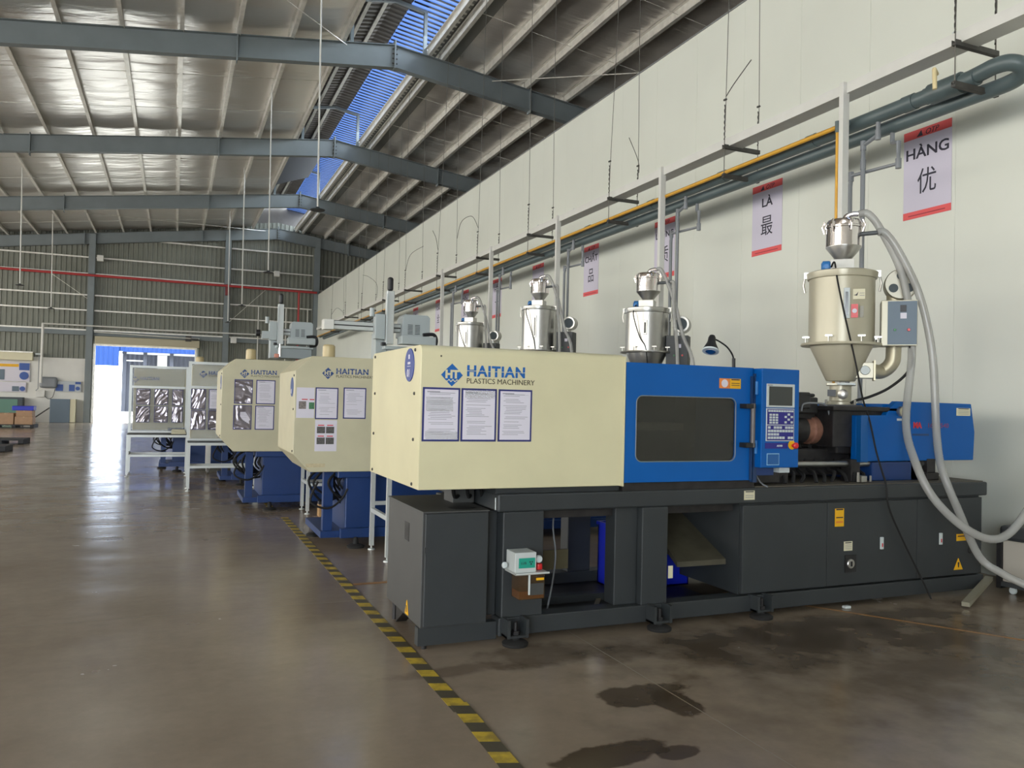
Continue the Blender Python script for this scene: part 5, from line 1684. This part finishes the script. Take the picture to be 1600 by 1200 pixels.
obj('panel', MB().box(-8.1, -6.9, YF - .2, YF - .15, 1.52, 2.0), paper, nb2)
obj('picture', MB().box(-7.5, -7.2, YF - .22, YF - .2, 1.55, 1.8), slatec, nb2)
obj('emblem', MB().lathe(-7.05, 1.68, [(.12, YF - .2), (.12, YF - .22)], 20, 'Y'), blankb, nb2)
nb3 = thing('notice_board', 'blue and grey notice board above the slate cabinet', 'board', (-5.2, YF - .2, 1.6))
obj('panel', MB().box(-5.62, -4.42, YF - .2, YF - .14, 1.58, 2.12), mat('pale_grey_board', (190, 196, 200), .5), nb3)
obj('picture', MB().box(-5.58, -5.25, YF - .22, YF - .2, 1.62, 1.95), blankb, nb3)
obj('picture', MB().box(-4.98, -4.72, YF - .22, YF - .2, 1.62, 1.95), blankb, nb3)
obj('header', MB().box(-4.7, -4.45, YF - .22, YF - .2, 1.98, 2.1), blankb, nb3)
obj('emblem', MB().lathe(-4.58, 1.76, [(.1, YF - .2), (.1, YF - .22)], 20, 'Y'), blankb, nb3)
aw = thing('wall_cabinet', 'cream framed awning shelf above the notice boards at far left', 'cabinet', (-9, YF - .4, 3))
obj('panel', MB().box(-12, -6.62, YF - .5, YF - .15, 3.12, 3.5), cream, aw, bev=.01)
obj('rail', MB().box(-12, -6.6, YF - .55, YF - .5, 3.5, 3.56), galv, aw)
cb1 = thing('metal_cabinet', 'slate grey metal cabinet with a cream side, left of the far door', 'cabinet', (-5.4, YF - .5, 0))
obj('body', MB().box(-5.75, -4.85, YF - .75, YF - .15, 0.0, 1.2), slatec, cb1, bev=.02)
obj('side', MB().box(-4.85, -4.62, YF - .72, YF - .15, .02, 1.2), cream, cb1)
cb2 = thing('metal_cabinet', 'green two door cabinet behind the cardboard boxes', 'cabinet', (-8, YF - .5, 0))
obj('body', MB().box(-9.2, -6.95, YF - .75, YF - .15, 0, 1.25), mat('dark_slate', (64, 72, 78), .5), cb2, bev=.01)
obj('door', MB().box(-9.1, -8.3, YF - .77, YF - .75, .05, 1.15), greend, cb2)
obj('door', MB().box(-8.1, -7.15, YF - .77, YF - .75, .05, 1.15), greend, cb2)
t = obj('leaning_rod', MB().cyl((-6.7, YF - .5, .02), (-5.78, YF - .5, .75), .03, 8), rustdark)
tag(t, 'dark rod leaning against the slate cabinet', 'rod')


def pallet(x0, x1, y0, y1, z0, label):
    p = thing('plastic_pallet', label, 'pallet', ((x0 + x1) / 2, (y0 + y1) / 2, z0))
    obj('deck', MB().box(x0, x1, y0, y1, z0 + .11, z0 + .145), plat, p)
    w = (x1 - x0)
    for k in range(3):
        a = x0 + (w - .14) * k / 2
        obj('runner', MB().box(a, a + .14, y0, y1, z0, z0 + .11), plat, p)
    obj('bottom_deck', MB().box(x0, x1, y0, y0 + .1, z0, z0 + .02), plat, p)
    return p


pallet(-6.95, -5.45, 39.3, 40.5, 0, 'dark pallet carrying the cardboard boxes by the far wall')
pallet(-5.3, -4.05, 27.4, 28.6, 0, 'empty dark pallet on the floor at the left edge, behind another')
pallet(-5.0, -3.95, 24.0, 25.1, 0, 'empty dark pallet nearest the camera at the left edge')
for (x0, x1, z0, z1, yy, lb) in ((-6.85, -6.22, .145, .62, 39.4, 'cardboard box at the left of the pallet load, wrapped in plastic'), (-6.18, -5.52, .145, .48, 39.4, 'cardboard box at the lower right of the pallet load'), (-6.15, -5.55, .48, .74, 39.45, 'cardboard box stacked upper right on the pallet load')):
    t = thing('cardboard_box', lb, 'box', ((x0 + x1) / 2, yy + .4, z0))
    obj('carton', MB().box(x0, x1, yy, yy + .8, z0, z1), card, t, bev=.01)
    obj('packing_tape', MB().box((x0 + x1) / 2 - .03, (x0 + x1) / 2 + .03, yy - .003, yy + .8, z1 - .05, z1 + .003), mat('packing_tape', (190, 160, 120), .3), t)
t = obj('blue_crate', MB().box(-6.3, -5.5, 39.45, 40.2, .74, .93), bluepl, bev=.02)
tag(t, 'blue plastic crate on top of the cardboard boxes', 'crate')

# ================================================================== UNDER AND BESIDE MACHINE 1


def crate(x0, x1, y0, y1, z0, z1, label):
    c = thing('plastic_crate', label, 'crate', ((x0 + x1) / 2, (y0 + y1) / 2, z0))
    w = .012
    obj('walls', MB().box(x0, x0 + w, y0, y1, z0, z1).box(x1 - w, x1, y0, y1, z0, z1).box(x0, x1, y0, y0 + w, z0, z1).box(x0, x1, y1 - w, y1, z0, z1).box(x0, x1, y0, y1, z0, z0 + w), bluepl, c)
    obj('rim', MB().box(x0 - .012, x1 + .012, y0 - .012, y0, z1 - .03, z1).box(x0 - .012, x1 + .012, y1, y1 + .012, z1 - .03, z1).box(x0 - .012, x0, y0, y1, z1 - .03, z1).box(x1, x1 + .012, y0, y1, z1 - .03, z1), bluepl, c)
    return c


crate(3.82, 4.1, 5.7, 6.0, .076, .34, 'blue plastic crate standing inside the base of the nearest machine')
crate(3.38, 3.56, 5.5, 6.0, .076, .6, 'taller blue crate beside the small one inside the nearest machine base')
t = obj('oil_board', MB().box(2.62, 2.9, 5.62, 5.64, .3, .45), mat('oily_board', (112, 104, 78), .6), label=None)
tag(t, 'small olive board leaning inside the left bay of the nearest machine base', 'board')
t.location.z = t.location.z
t = obj('steel_strip', MB().beam((2.85, 5.1, .09), (3.12, 5.5, .085), .035, .012), mat('old_strip', (150, 142, 116), .5))
tag(t, 'thin pale strip lying in the bottom of the machine bay', 'strip')
t = obj('steel_bar', MB().beam((6.02, 4.57, .03), (6.78, 4.92, .12), .06, .035), mat('old_bar', (140, 136, 118), .5))
tag(t, 'short pale bar lying on the floor against the white unit', 'bar')
t = obj('foam_scrap', MB().box(5.02, 5.08, 4.86, 4.9, 0, .02), keyw, bev=.004)
tag(t, 'small white scrap on the floor at the foot of the charcoal base', 'scrap')

# white vacuum unit at the right edge
cu = thing('vacuum_unit', 'white floor unit with dark hood on casters at the right edge, against the wall', 'machine', (7.0, 4.4, 0))


def rotbox(x0, x1, y0, y1, z0, z1, ang=.13, c=(6.86, 4.88)):
    m_ = MB().box(x0, x1, y0, y1, z0, z1)
    ca, sa = math.cos(ang), math.sin(ang)
    m_.v = [(c[0] + (x - c[0]) * ca - (y - c[1]) * sa, c[1] + (x - c[0]) * sa + (y - c[1]) * ca, z) for x, y, z in m_.v]
    return m_


obj('body', rotbox(6.87, 7.40, 4.1, 4.86, .1, .47), mat('warm_grey_shell', (180, 174, 162), .5), cu, bev=.01)
obj('hood', rotbox(6.84, 7.42, 4.08, 4.88, .47, .6), charcoal, cu, bev=.03)
obj('end_plate', rotbox(6.845, 7.40, 4.86, 4.9, .04, .5), black, cu)
obj('base_rail', rotbox(6.85, 7.41, 4.09, 4.87, .06, .1), charcoal, cu)
ttl = obj('nameplate', rotbox(6.832, 6.84, 4.1, 4.5, .5, .53), keyw, cu)
for (x, yy) in ((6.9, 4.78), (7.28, 4.82), (6.98, 4.2)):
    obj('caster', MB().lathe(yy, .032, [(.03, x - .012), (.032, x - .008), (.032, x + .008), (.03, x + .012)], 16, 'X').box(x - .01, x + .01, yy - .01, yy + .01, .03, .07), keyw, cu, smooth=True)

cr = thing('wooden_block', 'small raw wooden block under the hose bundle of the second machine', 'block', (1.95, 10.9, 0))
obj('block', MB().box(1.84, 1.92, 10.85, 11.0, 0, .16).box(1.98, 2.06, 10.85, 11.0, 0, .16), wood, cr, bev=.004)
obj('cross_piece', MB().box(1.84, 2.06, 10.87, 10.98, .16, .2), soot, cr)
ct = thing('support_post', 'white post on a caster under the fourth machine', 'post', (.68, 17.3, 0))
obj('post', MB().box(.63, .73, 17.26, 17.34, .16, .8), whitepaint, ct, bev=.004)
obj('caster', MB().lathe(17.3, .06, [(.05, .655), (.06, .66), (.06, .7), (.05, .705)], 16, 'X'), mat('caster_grey', (120, 118, 116), .5), ct, smooth=True)
obj('fork', MB().box(.645, .653, 17.27, 17.33, .05, .16).box(.707, .715, 17.27, 17.33, .05, .16), alu, ct)
